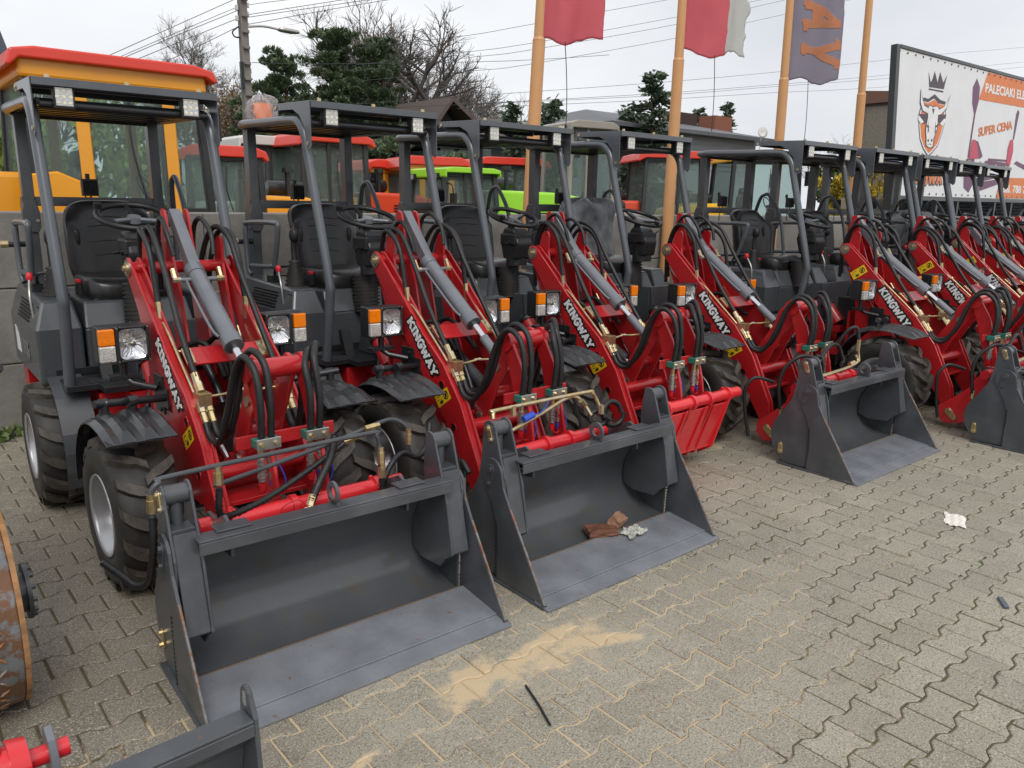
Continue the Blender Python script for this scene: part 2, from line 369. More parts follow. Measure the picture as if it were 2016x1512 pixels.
pave()
# ------------------------------------------------------------------ wheel loader parts
def tyre_mesh(r=.335,w=.255):
    mb=MB(); hw=w/2
    prof=[(.176,-.116),(.19,-.128),(.235,-.134),(.28,-.128),(.302,-.112),(.312,-.06),(.315,0),(.312,.06),(.302,.112),(.28,.128),(.235,.134),(.19,.128),(.176,.116)]
    s=r/.335; mb.use(0).lathe([(a*s,b*w/.255) for a,b in prof],d=(1,0,0),n=48)
    mb.use(1); n=15
    for sd in(-1,1):
        for k in range(n):
            th=2*PI*(k+(.5 if sd>0 else 0))/n
            pts=[(.125,0.30,.0),(.118,.3,.06),(.085,.31,.15),(.05,.313,.21),(.028,.314,.235),(-.012,.315,.33)]
            vs=[]
            for x,rc,dt in pts:
                for dr,da in((-.004,-.080),(.028 if x<.12 else .004,-.066),(.028 if x<.12 else .004,.066),(-.004,.080)):
                    if x<=.028: da*=.85
                    q=(rc+dr)*s; a=th+dt+da; vs.append((sd*x*w/.255,q*math.cos(a),q*math.sin(a)))
            m=len(pts); fs=[]
            for i in range(m-1):
                for j in range(4): fs.append((i*4+j,i*4+(j+1)%4,(i+1)*4+(j+1)%4,(i+1)*4+j))
            fs+=[(0,1,2,3),tuple((m-1)*4+j for j in(3,2,1,0))]
            mb.add(vs,fs)
    return mb
def rim_mesh():                                    # outer side towards -x
    mb=MB(); mb.lathe([(.170,-.122),(.178,-.131),(.181,-.124),(.172,-.112),(.166,-.09),(.158,-.082),(.155,-.05),(.146,-.034),(.143,-.01),(.134,.0),(.13,.03),(.10,.036),(.05,.036),(.05,.02),(.0,.018)],d=(1,0,0),n=40)
    mb.lathe([(.184,-.10),(.176,.0),(.184,.1),(.17,.1),(.15,.04),(0,.04)],d=(1,0,0),n=40)
    for k in range(6): a=2*PI*k/6; mb.bolt((.036,.078*math.cos(a),.078*math.sin(a)),(-1,0,0),.011,.014)
    return mb
TYRE=tyre_mesh().mesh('tyre',[RUB,LUG]); RIMM=rim_mesh().mesh('wheel',RIM)
def put(name,me,parent,loc=(0,0,0),rz=0,rx=0):
    o=bpy.data.objects.new(name,me); COL.objects.link(o); o.parent=parent; o.location=loc; o.rotation_euler=(rx,0,rz); return o
def hull_link(c0,r0,c1,r1):                        # tapered link outline round two circles in (u,z)
    d=math.degrees(math.atan2(c1[1]-c0[1],c1[0]-c0[0]))
    return arc(c0,r0,d+90,d+270,8)+arc(c1,r1,d-90,d+90,8)
def sticker(mb,o,xd,yd,w,h):
    M=frame(o,xd,yd); P=lambda x,y,z=0:M@Vector((x,y,z))
    def quad(x0,x1,y0,y1,z): mb.add([P(x0,y0,z),P(x1,y0,z),P(x1,y1,z),P(x0,y1,z)],[(0,1,2,3)])
    mb.use(0); quad(0,w,0,h,.0008); mb.use(1)
    n=14; c=(w*.74,h*.5)
    for k in range(n):
        a,b=2*PI*k/n,2*PI*(k+1)/n; mb.add([P(c[0]+q*math.cos(t),c[1]+q*math.sin(t),.0012) for q,t in((h*.34,a),(h*.34,b),(h*.25,b),(h*.25,a))],[(0,3,2,1)][:1] if False else [(0,1,2,3)])
    quad(c[0]-h*.12,c[0]+h*.1,c[1]-h*.16,c[1]+h*.12,.0013)
    mb.add([P(c[0]-h*.3,c[1]-h*.2,.0014),P(c[0]-h*.22,c[1]-h*.28,.0014),P(c[0]+h*.3,c[1]+h*.2,.0014),P(c[0]+h*.22,c[1]+h*.28,.0014)],[(0,1,2,3)])
    quad(w*.1,w*.38,h*.78,h*.83,.0013); quad(w*.1,w*.115,h*.5,h*.83,.0013); quad(w*.1,w*.3,h*.5,h*.54,.0013)
    quad(w*.2,w*.42,h*.2,h*.32,.0013); quad(w*.27,w*.33,h*.08,h*.42,.0013); quad(w*.36,w*.44,h*.14,h*.4,.0013)
def headlight(root,sx):                            # sx -1 left, +1 right; signal lamp on the outer side
    DZ=.025
    x0,x1=(-.485,-.275) if sx<0 else (.275,.485)
    z0,z1=.9+DZ,1.065+DZ
    fx=(lambda a:x0+a) if sx<0 else (lambda a:x1-a)
    hb=MB(); hb.box(x0,x1,-.668,-.60,z0,z1); hb.box(fx(.066),fx(.084),-.708,-.668,z0,z1).box(fx(.196),fx(.21),-.708,-.668,z0,z1).box(fx(.0843),fx(.1957),-.708,-.668,z0,z0+.014).box(fx(.0843),fx(.1957),-.708,-.668,z1-.014,z1).box(fx(.0),fx(.0657),-.690,-.668,z0+.004,z1-.004)
    h=hb.build('headlight',BLKM,root,bevel=.006,seg=2)
    MB().box(fx(-.003),fx(.063),-.718,-.6905,z0+.084,z1-.008).build('turn_signal_lens',AMB,h,bevel=.006,seg=2)
    MB().box(fx(-.003),fx(.063),-.718,-.6905,z0+.010,z0+.083).build('position_lamp_lens',CLR,h,bevel=.006,seg=2)
    mb=MB(); a,b=sorted((fx(.084),fx(.196))); c=((a+b)/2,.9825+DZ)
    M=Matrix.Translation((c[0],-.698,c[1])); n=32; rings=[(1.0,0),(.86,.010),(.62,.020),(.36,.026),(.2,.027)]; vs=[];fs=[]
    for k,(q,dp) in enumerate(rings):
        for i in range(n):
            t=2*PI*i/n; cx,cz=math.cos(t),math.sin(t); e=.4 if k==0 else (.6 if k==1 else 1); w=.0009*math.sin(i*2.3+k)
            vs.append(M@Vector((math.copysign(abs(cx)**e,cx)*.057*q,dp+w,math.copysign(abs(cz)**e,cz)*.069*q)))
    for k in range(len(rings)-1):
        for i in range(n): fs.append((k*n+i,k*n+(i+1)%n,(k+1)*n+(i+1)%n,(k+1)*n+i))
    fs.append(tuple(range((len(rings)-1)*n,len(rings)*n))); mb.add(vs,fs)
    mb.use(1).lathe([(0,0),(.012,.001),(.014,.006),(.014,.03)],(c[0],-.70,c[1]),(0,1,0),14)
    mb.build('reflector',[REFL,BOLT],h)
    MB().box(fx(.0845),fx(.1955),-.7065,-.7045,z0+.0145,z1-.0145).build('lens',GLS,h)
    b=MB()
    for xx in(.075,.203):
        for zz in(z0+.008,z1-.008): b.bolt((fx(xx),-.708,zz),(0,-1,0),.004,.003)
    b.build('bolt',BOLT,h)
    br=MB(); cx=(x0+x1)/2
    br.cyl((cx,-.64,z0),(cx,-.64,.86),.016); br.box(cx-.07,cx+.07,-.67,-.61,.845,.862)
    br.tube([(cx,-.64,.85),(cx+.03*-sx,-.67,.82),(sx*.27,-.74,.80)],.016,spline=False,n=6)
    br.box(sx*.251,sx*.262,-.78,-.66,.68,.86)
    for z in(.70,.83): br.bolt((sx*.262,-.74,z),(sx,0,0))
    br.build1('headlight_bracket',BLKM,root,bevel=.002)
def work_light(root,x,u,z,face=1,name='work_light'):
    y=-u; h=MB().box(x-.047,x+.047,y-.0,y+.035*face,z-.052,z+.052)
    for k in range(7): h.box(x-.045+k*.0135,x-.041+k*.0135,y+.035*face,y+.055*face,z-.045,z+.045)
    h.box(x-.012,x+.012,y+.01,y+.03,z+.052,z+.085)
    o=h.build(name,BLK,root,bevel=.003)
    l=MB().use(0).box(x-.037,x+.037,y-.004*face,y+.002*face,z-.042,z+.042); l.use(1)
    for dx,dz in((-.025,.027),(0,.03),(.025,.027),(-.03,0),(0,0),(.03,0),(-.025,-.027),(0,-.03),(.025,-.027)):
        l.cyl((x+dx,y-.003*face,z+dz),(x+dx,y-.006*face,z+dz),.0095,.006,n=10)
    l.use(2)
    for k in range(12): l.box(x-.0365,x+.0365,y-.0050*face,y-.004*face,z-.040+k*.0068,z-.0375+k*.0068)
    l.build('led_lens',[LED,YLED,STL],o)
BLKG=mat('glossy_black_mudguard',(.022,.023,.026),.3,0,.2,20,.3,60,coat=.3)
YLED=mat('led_chip',(.85,.82,.6),.25)
def superell(mb,c,sx,sy,sz,e1=.5,e2=.5,n=28,m=16,deform=None):
    f=lambda w,e:math.copysign(abs(w)**e,w); vs=[]
    for j in range(m+1):
        la=-PI/2+PI*j/m
        for i in range(n):
            lo=2*PI*i/n; p=[sx*f(math.cos(la),e1)*f(math.cos(lo),e2),sy*f(math.cos(la),e1)*f(math.sin(lo),e2),sz*f(math.sin(la),e1)]
            if deform: p=deform(*p)
            vs.append((c[0]+p[0],c[1]+p[1],c[2]+p[2]))
    return mb.add(vs,[(j*n+i,j*n+(i+1)%n,(j+1)*n+(i+1)%n,(j+1)*n+i) for j in range(m) for i in range(n)],True)
def seat(root,dy=0):
    c=MB(); superell(c,(0,.50+dy,1.135),.24,.25,.075,.45,.45,deform=lambda x,y,z:(x,y,z+(.022*(abs(x)/.24)**3 if z>0 else 0)-(.02*(y<-.15)*(-y-.15)/.1)))
    o=c.build('seat',VIN,root)
    MB().box(-.19,.19,.3+dy,.68+dy,1.02,1.08).box(-.21,.21,.27+dy,.72+dy,1.075,1.095).build('seat_base',BLK,o,bevel=.01)
    b=MB()
    def df(x,y,z):
        w=1-.22*max(0,(z-.08)/.25)**2-.12*max(0,(-z-.1)/.25); bol=.075*(abs(x)/.245)**4*(1 if z<.12 else max(0,1-(z-.12)/.1))
        return (x*w,y-bol+.16*z,z)
    superell(b,(0,.77+dy,1.36),.25,.055,.265,.42,.5,n=36,m=24,deform=df)
    for zz,ww in((1.30,.10),(1.38,.12),(1.47,.13),(1.52,.10)):
        b.tube([(-ww,.712+dy+.16*(zz-1.36),zz),(0,.708+dy+.16*(zz-1.36),zz+.012),(ww,.712+dy+.16*(zz-1.36),zz)],.0016,n=5)
    for s in(-1,1): b.tube([(s*.135,.716+dy,1.2),(s*.15,.712+dy,1.33),(s*.15,.728+dy,1.44),(s*.12,.742+dy,1.53)],.003,n=5)
    bo=b.build('backrest',VIN,o)
    for s in(-1,1): MB().ring((s*.19,1.42),.0,.0001,0,0,'y',n=3) if False else None
    bb=MB()
    for s in(-1,1): superell(bb,(s*.186,.707+dy,1.41),.018,.014,.05,.6,.8,n=14,m=8)
    bb.build('backrest_slot',BLKD,bo)
    MB().box(-.265,-.235,.42+dy,.47+dy,1.1,1.17).build('belt_buckle',BLK,o,bevel=.004)
    MB().box(-.262,-.238,.424+dy,.466+dy,1.171,1.19).build('buckle_button',REDC,o,bevel=.003)
    return o
def joystick(root,x,y):
    m=MB(); m.tube([(x,y,1.26),(x,y+.005,1.33),(x,y+.0,1.40)],.018,n=10); superell(m,(x,y-.006,1.425),.028,.035,.045,.8,.9,n=14,m=10)
    o=m.build('joystick',BLK,root)
    pr=[]; 
    for k in range(15): t=k/14; pr.append((.060-.036*t+(.013 if k%2 else 0),1.10+.17*t))
    MB().lathe(pr,(x,y,0),(0,0,1),18).build('gaiter',RUB,o)
def make_loader():
    root=empty('wheel_loader')
    # --- rear chassis, hood, platform
    ch=MB(); ch.box(-.36,.36,-.18,-.9-.25+.25,.30,.62) if False else ch.box(-.33,.33,.05,1.12,.36,.66)
    ch.box(-.49,.49,.95,1.12,.42,.78).box(-.30,.30,-.10,.06,.34,.64).box(-.18,.18,-.38,-.1,.40,.50).box(-.18,.18,-.38,-.1,.6,.66)
    ch.cyl((0,-.38,.36),(0,-.38,.70),.06); ch.box(-.05,.05,-.1,0,.6,.69)
    ch.build('rear_frame',RED,root,bevel=.004)
    MB().use(0).cyl((-.33,.20,.33),(.33,.20,.33),.06,n=12).cyl((0,.17,.33),(0,.1,.34),.1).box(-.3,.3,.2,.9,.25,.37).cyl((-.25,-.05,.5),(.25,-.05,.5),.03).build('drive_axle',BLKM,root,bevel=.004)
    hd=MB()
    for s in(-1,1):                                  # side pods with chamfered front
        x0,x1=(s*.52,s*.30); a=.055*-s
        A=[(x0,.16,.66),(x1,.16,.66),(x1,1.10,.66),(x0,1.10,.66)]; B=[(x0,.16,.955),(x1,.16,.955),(x1,1.12,.955),(x0,1.12,.955)]; Cc=[(x0-s*.05,.235,1.10),(x1+s*.025,.235,1.10),(x1,1.05,1.13),(x0-s*.05,1.05,1.13)]
        vs=A+B+Cc; q=[(0,1,5,4),(1,2,6,5),(2,3,7,6),(3,0,4,7),(4,5,9,8),(5,6,10,9),(6,7,11,10),(7,4,8,11),(8,9,10,11),(3,2,1,0)]
        if s>0: q=[f[::-1] for f in q]
        hd.add(vs,q)
    hd.box(-.285,.285,.17,1.08,.70,.95); 
    hd.add([(-.285,.17,.952),(.285,.17,.952),(.285,1.08,.952),(-.285,1.08,.952),(-.27,.24,1.085),(.27,.24,1.085),(.27,1.05,1.085),(-.27,1.05,1.085)],[(0,1,5,4),(1,2,6,5),(2,3,7,6),(3,0,4,7),(4,5,6,7)])
    hood=hd.build('hood',HOOD,root,bevel=.014,seg=2)
    vm=MB(); n=0
    for i in range(16):
        for j in range(6):
            y=.82-i*.026+(j%2)*.013; z=.965+j*.018
            xx=-.5215+max(0,(z-.955)/.145)*.05
            if .40<y<.82: vm.box(xx-.0015,xx+.002,y-.009,y+.009,z+.004,z+.015)
    for i in range(3): vm.box(-.5135+.03,-.478,.30-i*.022,.288-i*.022,1.01,1.07)
    vm.build('air_vent',BLKD,hood)
    dm=MB(); pd=[(.97,.74)]+[(.97-.15*math.sin(R(t)),.74+.15*math.cos(R(t))) for t in range(0,91,10)]; dm.prism(pd,-.5225,-.5212,'x')
    dm.build('model_badge',WHT,hood); dm=MB(); vs,fs=font_mesh('906',frame((-.5225,.70,.745),(0,-1,0),(0,0,1)),.15,.006,.0006); dm.add(vs,fs); dm.build('model_number',CYL,hood)
    MB().box(.02,.13,.158,.168,.85,.9).build('latch',BLKD,hood,bevel=.003)
    pf=MB(); pf.box(-.45,.45,-.12,.16,.668,.70).box(-.45,.45,.155,.168,.70,.74)
    pf.box(-.30,.10,-.24,-.115,.668,.70)
    
    for k in range(7): pf.box(-.40,-.2,-.1+k*.03,-.09+k*.03,.70,.704)
    pf.build('platform',BLKM,root,bevel=.006); MB().prism([(-.10,.702),(-.10,1.0),(-.13,1.0),(-.18,.702)],-.10,.30,'x').prism([(.10,.702),(-.12,.702),(-.12,1.0),(-.04,1.0),(.02,.9)],-.103,-.112,'x').build('front_guard',GREY,root,bevel=.004)
    MB().prism([(-.02,.70),(-.05,.70),(.02,.86),(.055,.855),(.045,.79)],-.27,-.21,'x').build('foot_pedal',BLK,root,bevel=.003)
    # --- roll bar, posts, canopy
    P=[V(-.427,.08,.70),V(-.427,.125,.92),V(-.427,.155,1.10),V(-.427,.155,1.18),V(-.427,.05,1.55),V(-.427,-.05,1.90),V(-.427,-.085,2.02),V(-.427,-.15,2.09),V(-.427,-.25,2.11),V(-.427,-.6,2.12),V(-.427,-.95,2.13),V(-.40,-1.05,2.13),V(-.33,-1.09,2.13)]
    P=P+[( -p[0],p[1],p[2]) for p in P[::-1]]
    MB().tube(P,.0275,n=14,res=3).build('roll_bar',TUBEG,root)
    for s in(-1,1):
        m=MB(); x=s*.365
        m.box(x-.03,x+.03,1.0,1.08,1.08,1.5).box(x-.03,x+.03,1.0,1.08,1.52,2.11)
        m.prism([(.985,1.56),(.985,1.47),(1.005,1.44),(1.075,1.44),(1.10,1.47),(1.11,1.58),(1.08,1.64),(1.01,1.64)],x-.037,x-.031,'x').prism([(.985,1.56),(.985,1.47),(1.005,1.44),(1.075,1.44),(1.10,1.47),(1.11,1.58),(1.08,1.64),(1.01,1.64)],x+.031,x+.037,'x')
        m.prism([(x-.045,1.46),(x-.03,1.43),(x+.03,1.43),(x+.045,1.46),(x+.045,1.55),(x+.03,1.62),(x-.03,1.62),(x-.045,1.55)],.985,.995,'y')
        po=m.build('rear_post',GREY,root,bevel=.003)
        b=MB()
        for dx in(-.03,.03): b.bolt((x+dx,.985,1.5),(0,-1,0))
        b.build('bolt',BOLT,po)
    MB().box(-.334,.334,1.005,1.06,1.585,1.64).build('cross_bar',GREY,root,bevel=.003)
    cp=MB(); cp.box(-.398,.398,.16,1.06,2.118,2.124); cp.box(-.398,.398,.16,.19,2.09,2.12).box(-.398,.398,1.03,1.06,2.09,2.12)
    for k in range(7): cp.box(-.39,.39,.24+k*.115,.28+k*.115,2.106,2.118)
    cp.cyl((-.40,.05,2.085),(.40,.05,2.085),.022)
    cn=cp.build('canopy',BLKM,root,bevel=.002)
    vs=MB(); vs.box(-.436,.436,-.025,.44,2.195,2.2); vs.box(-.436,.436,-.032,-.025,2.163,2.2); vs.box(-.43,.43,.40,.407,2.165,2.194)
    G=pu([(-.46,2.215),(.02,2.200),(.022,1.95),(.0,1.925),(-.035,1.95),(-.06,2.06),(-.12,2.13),(-.2,2.165),(-.42,2.175),(-.46,2.17)])
    for s in(-1,1): vs.prism(G,s*.4365,s*.442,'x')
    vo=vs.build('visor',TUBEG,cn,bevel=.0015)
    b=MB()
    for s in(-1,1):
        b.bolt((s*.442,.012,1.965),(s,0,0)).bolt((s*.442,.42,2.19),(s,0,0))
        for y in(.02,.40): b.bolt((s*.36,y,2.2),(0,0,1),.012,.02); 
    b.bolt((0,.02,2.2),(0,0,1),.012,.02); b.build('bolt',BRS,vo)
    for x in(-.30,.30): work_light(root,x,.012,2.118)
    work_light(root,-.02,-1.09,1.70,-1)
    MB().tube([(-.02,1.06,1.64),(-.02,1.06,1.67),(-.02,1.07,1.70)],.006).tube([(-.05,1.075,1.655),(-.04,1.075,1.6),(-.05,1.07,1.5)],.004).build('lamp_cable',HOSE,root)
    # --- grab handles
    MB().tube([(-.45,.93,1.14),(-.46,.96,1.2),(-.46,.965,1.45),(-.46,.93,1.49),(-.46,.5,1.50),(-.46,.45,1.46),(-.46,.52,1.25),(-.46,.57,1.22),(-.45,.93,1.20)],.017,n=10,res=4).build('grab_handle',TUBEG,root)
    MB().tube([(.45,1.0,1.2),(.46,1.02,1.5),(.44,.95,1.72),(.44,.90,1.77),(.44,.84,1.76),(.44,.72,1.6),(.44,.66,1.40),(.45,.62,1.14)],.017,n=10,res=5).build('grab_handle',TUBEG,root)
    MB().cyl((-.50,1.02,1.36),(-.396,1.02,1.36),.018).use(1).cyl((-.54,1.02,1.36),(-.50,1.02,1.36),.022,n=6).build('tow_pin',[BLKM,BRS],root)
    seat(root); joystick(root,-.37,.42)
    lv=MB(); lv.use(0).tube([(-.50,.33,1.0),(-.505,.34,1.12),(-.49,.40,1.20)],.007,n=6).use(1); superell(lv,(-.487,.41,1.215),.017,.02,.026,.8,.8,12,8)
    lv.build('throttle_lever',[STL,REDC],root)
    lv=MB(); lv.use(0).tube([(-.42,.62,1.13),(-.43,.56,1.21),(-.36,.45,1.23)],.011,n=8).box(-.46,-.40,.58,.66,1.10,1.16).build('hand_brake',BLKM,root,bevel=.003)
    # --- steering
    c=MB(); c.cyl((0,.075,1.19),(0,.085,1.40),.078,n=16); c.prism([(.0,1.24),(.15,1.24),(.19,1.38),(.14,1.47),(.04,1.46),(-.02,1.36)],-.075,.075,'x')
    c.box(-.09,.09,.0,.17,1.34,1.43); co=c.build('steering_column',BLK,root,bevel=.014,seg=2)
    pr=[(.070+(.0 if k%2 else .020),.95+.0115*k) for k in range(22)]
    MB().lathe(pr,(0,.06,0),(0,.1,1),20).build('gaiter',RUB,co)
    MB().cyl((-.10,.06,1.36),(-.085,.06,1.36),.018).cyl((-.14,.05,1.355),(-.10,.06,1.36),.008).tube([(.09,.06,1.4),(.17,.05,1.44)],.006,spline=False).build('ignition_switch',BLKM,co)
    sw=MB(); ctr=Vector((0,.12,1.545)); ax=Vector((0,-.35,1)).normalized(); a=Vector((1,0,0)); b=ax.cross(a)
    sw.use(0).tube([ctr+a*(.182*math.cos(2*PI*k/20))+b*(.182*math.sin(2*PI*k/20)) for k in range(20)],.0165,n=10,res=2,closed=True)
    for t in(90,210,330): sw.use(0).tube([ctr-ax*.035,ctr+a*(.09*math.cos(R(t)))+b*(.09*math.sin(R(t)))-ax*.02,ctr+a*(.175*math.cos(R(t)))+b*(.175*math.sin(R(t)))],.012,n=6)
    sw.use(1)
    for t in(210,330): sw.tube([ctr+a*(.03*math.cos(R(t)))+b*(.03*math.sin(R(t)))-ax*.012,ctr+a*(.13*math.cos(R(t)))+b*(.13*math.sin(R(t)))+ax*-.002],.0125,n=6,spline=False)
    sw.cyl(ctr-ax*.03,ctr+ax*.0,.04,.034,n=20); sw.use(0).cyl(ctr-ax*.12,ctr-ax*.02,.025,.03)
    sw.use(0).cyl(ctr+a*-.16+b*.09,ctr+a*-.16+b*.09+ax*.04,.018,.022)
    sw.build('steering_wheel',[BLK,CYL],root)
    # --- front chassis and tower
    fc=MB(); fc.prism(pu([(.375,1.25),(.417,1.16),(.55,1.04),(.66,.88),(.9,.62),(1.12,.42),(1.10,.34),(.50,.34),(.54,.60),(.525,.85),(.475,1.03)]),-.226,-.238,'x').prism(pu([(.375,1.25),(.417,1.16),(.55,1.04),(.66,.88),(.9,.62),(1.12,.42),(1.10,.34),(.50,.34),(.54,.60),(.525,.85),(.475,1.03)]),.226,.238,'x')
    T=[(.36,1.31),(.40,1.44)]+[(.435+.036*math.cos(R(t)),1.43+.036*math.sin(R(t))) for t in(150,110,70,30,-10)]+[(.465,1.33),(.56,1.0),(.66,.75),(.54,.75),(.44,1.1)]
    for s in(-1,1): fc.prism(pu(T),s*.168,s*.182,'x')
    C=[(.31,1.56)]+[(.335+.036*math.cos(R(t)),1.56+.036*math.sin(R(t))) for t in(150,100,50,0)]+[(.40,1.44),(.50,1.20),(.60,.8),(.42,.8),(.34,1.2),(.29,1.46)]
    for s in(-1,1): fc.prism(pu(C),s*.048,s*.06,'x')
    fc.cyl(V(-.235,.385,1.315),V(.235,.385,1.315),.03); fc.cyl(V(-.06,.55,.93),V(.19,.55,.93),.028)
    fc.box(-.226,.226,-1.08,-.46,.34,.40).box(-.226,.226,-.48,-.46,.40,.8).box(-.14,.14,-1.0,-.5,.40,.50)
    fc.cyl(V(-.14,.34,.68),V(-.14,.22,.82),.055,.05)
    fc.build('front_frame',RED,root,bevel=.003)
    MB().cyl(V(-.14,.225,.815),V(-.14,.21,.835),.06).tube([V(-.19,.2,.83),V(-.14,.18,.86),V(-.09,.2,.83)],.006).build('filler_cap',BLK,root)
    dk=MB(); dk.box(-.15,.15,-.95,-.5,.5,.62).cyl(V(-.34,.95,.33),V(.34,.95,.33),.06,n=12).cyl(V(0,.89,.33),V(0,1.0,.33),.1,n=14).tube([V(-.1,.45,.8),V(-.05,.55,.95),V(-.02,.7,.85),V(.0,.8,.7)],.02).tube([V(.05,.45,.75),V(.1,.6,.9),V(.08,.75,.8),V(.06,.9,.6)],.018)
    dk.box(-.12,.12,-.46,-.30,.66,.9).tube([V(-.2,.3,.6),V(-.1,.2,.75),V(.1,.22,.74),V(.2,.4,.62)],.018).tube([V(-.16,.28,.56),V(0,.22,.66),V(.18,.34,.55)],.018)
    dk.build('front_axle',BLKM,root,bevel=.004)
    # --- lift arms
    top=[(.61,1.185),(.845,.965),(1.045,.815),(1.20,.63),(1.365,.31)]; low=[(1.41,.07),(1.33,.10),(1.294,.192),(1.07,.505),(.93,.64),(.775,.815),(.60,.985),(.37,1.262)]
    arm=arc((.385,1.315),.052,225,45,6)+top+low
    for s in(-1,1):
        m=MB(); m.prism(pu(arm),s*.252,s*.240,'x').prism(pu(arm),s*.205,s*.193,'x')
        inn=[(u+ .012,z-.016) for u,z in top]; inl=[(u-.0,z+.012) for u,z in low[2:]]
        m.prism(pu([(.40,1.30)]+[(u-.012,z-.018) for u,z in top]+[(1.37,.11),(1.32,.13)]+[(u+.01,z+.012) for u,z in low[2:]]),s*.240,s*.205,'x')
        ao=m.build('lift_arm',RED,root,bevel=.0025)
        w=MB(); w.use(0).cyl(V(s*.252,.385,1.315),V(s*.258,.385,1.315),.041,n=24).use(1).cyl(V(s*.258,.385,1.315),V(s*.264,.385,1.315),.028,n=20).bolt(V(s*.264,.385,1.315),(s,0,0),.014,.012)
        w.build('pivot_pin',[BOLT,BRS],ao)
        w=MB(); w.prism(pu(hull_link((.49,1.04),.016,(.505,.985),.013)),s*.238,s*.247,'x').bolt(V(s*.247,.49,1.04),(s,0,0),.011,.01).build('pin_keeper',BRS,ao)
        w=MB()
        for cu,cz in((1.035,.70),(1.14,.49)): w.use(0).ring((-cu,cz),.022,.027,s*.2522,s*.2545,'x',n=20).use(1).cyl(V(s*.2521,cu,cz),V(s*.2532,cu,cz),.022,n=18)
        w.build('access_hole',[RED,BLKD],ao)
        # lettering along the arm and the warning sticker
        if s<0: o,xd=V(-.2525,.712,1.002),V(0,.25,-.272)
        else: o,xd=V(.2525,.966,.728),V(0,-.25,.272)
        M=frame(o,xd,V(0,.272,.25)); L=MB(); L.use(0)
        slab_text(L,'KINGWAY',M,.0545,.30,.1,depth=.0006,grow=.22,gap=.0)
        L.use(1); slab_text(L,'KINGWAY',M,.0545,.27,.1,depth=.0030,grow=.0,gap=.0)
        L.build('arm_lettering',[BLKD,WHT],ao)
        w=MB(); o2=V(-.2525,1.012,.568) if s<0 else V(.2525,1.125,.647)
        sticker(w,o2,V(0,.113,.079) if s<0 else V(0,-.113,-.079),V(0,-.042,.062) if s<0 else V(0,-.042,.062),.135,.068); w.build('warning_sticker',[YEL,BLKD],ao)
    cpt=MB(); dv=Vector((0,-.19,-.155)).normalized(); nv=Vector((0,-.155,.19)).normalized(); c=Vector(V(0,.885,.955))
    M=Matrix(((1,dv.x,nv.x,c.x),(0,dv.y,nv.y,c.y),(0,dv.z,nv.z,c.z),(0,0,0,1)))
    cpt.use(0).box(-.19,.19,-.05,.05,-.006,.006,M).cyl(V(-.19,1.2,.50),V(.19,1.2,.50),.035).box(-.19,.19,-1.26,-1.1,.36,.38).use(1)
    for s in(-1,1): cpt.box(s*.150,s*.192,-.045,.045,.007,.013,M)
    for s in(-1,1):
        for q in(-.03,.03): cpt.bolt(M@Vector((s*.172,q,.013)),nv,.011,.008)
    cpt.build('cross_plate',[RED,BRS],root,bevel=.002)
    # --- tilt cylinder with square link, lift cylinders
    tc_=MB(); d=Vector(V(0,.42,-.30)).normalized()
    p0=Vector(V(0,.33,1.56)); p1=Vector(V(0,.555,1.305)); dd=(p1-p0).normalized(); nn=dd.cross(Vector((1,0,0))).normalized()
    M=Matrix(((1,dd.x,nn.x,p0.x),(0,dd.y,nn.y,p0.y),(0,dd.z,nn.z,p0.z),(0,0,0,1)))
    tc_.box(-.026,.026,-.02,(p1-p0).length,-.03,.03,M); e0=p1; e1=Vector(V(0,.985,1.0)); ax=(e1-e0).normalized()
    tc_.cyl(e0-ax*.02,e1,.041,n=22).cyl(e0-ax*.02,e0+ax*.03,.045,n=22).cyl(e1-ax*.06,e1,.047,n=22)
    tc_.tube([e0+Vector((-.06,0,.0))+ax*.07,e0+Vector((-.062,0,0))+ax*.12,e1+Vector((-.06,0,0))-ax*.14,e1+Vector((-.045,0,0))-ax*.07],.007,n=7)
    tc_.cyl(e0+ax*.06+Vector((-.09,0,0)),e0+ax*.06+Vector((.09,0,0)),.011)
    tco=tc_.build('tilt_cylinder',CYL,root,bevel=.001)
    r=MB(); r.use(0).cyl(e1,e1+ax*.13,.019,n=18).use(1).cyl(e1+ax*.11,e1+ax*.27,.026,n=16).build('piston_rod',[CHR,CYL],tco)
    for s in(-1,1):
        b=MB(); q=e0+ax*.06+Vector((s*.09,0,0)); b.cyl(q-Vector((s*.005,0,0)),q+Vector((s*.03,0,0)),.014,n=6,smooth=False).cyl(q+Vector((s*.018,0,0)),q+Vector((s*.018,.03,.05)),.012,n=6,smooth=False).build('fitting',BRS,tco)
    for s in(-1,1):
        l=MB(); l.use(0).cyl(V(s*.115,.52,.86),V(s*.115,.95,.62),.034,n=16).use(1).cyl(V(s*.115,.95,.62),V(s*.115,1.12,.525),.018,n=12).use(0).cyl(V(s*.115,.90,.648),V(s*.115,.955,.617),.038,n=16)
        l.build('lift_cylinder',[GREY,CHR],root)
    # --- bell crank, front link and coupler
    kn=MB(); K=arc((1.37,.965),.06,100,-40,8)+[(1.345,.80),(1.30,.73),(1.20,.52)]+arc((1.145,.53),.052,-20,-170,5)+[(1.10,.60),(1.245,.83),(1.275,.93)]
    for s in(-1,1): kn.prism(pu(K),s*.062,s*.080,'x')
    kn.cyl(V(-.062,1.20,.66),V(.062,1.20,.66),.03)
    ko=kn.build('bell_crank',RED,root,bevel=.003)
    b=MB()
    for s in(-1,1):
        for cu,cz in((1.37,.965),(1.29,.82),(1.145,.53)): b.cyl(V(s*.080,cu,cz),V(s*.088,cu,cz),.022,n=18)
    b.build('pivot_pin',BOLT,ko)
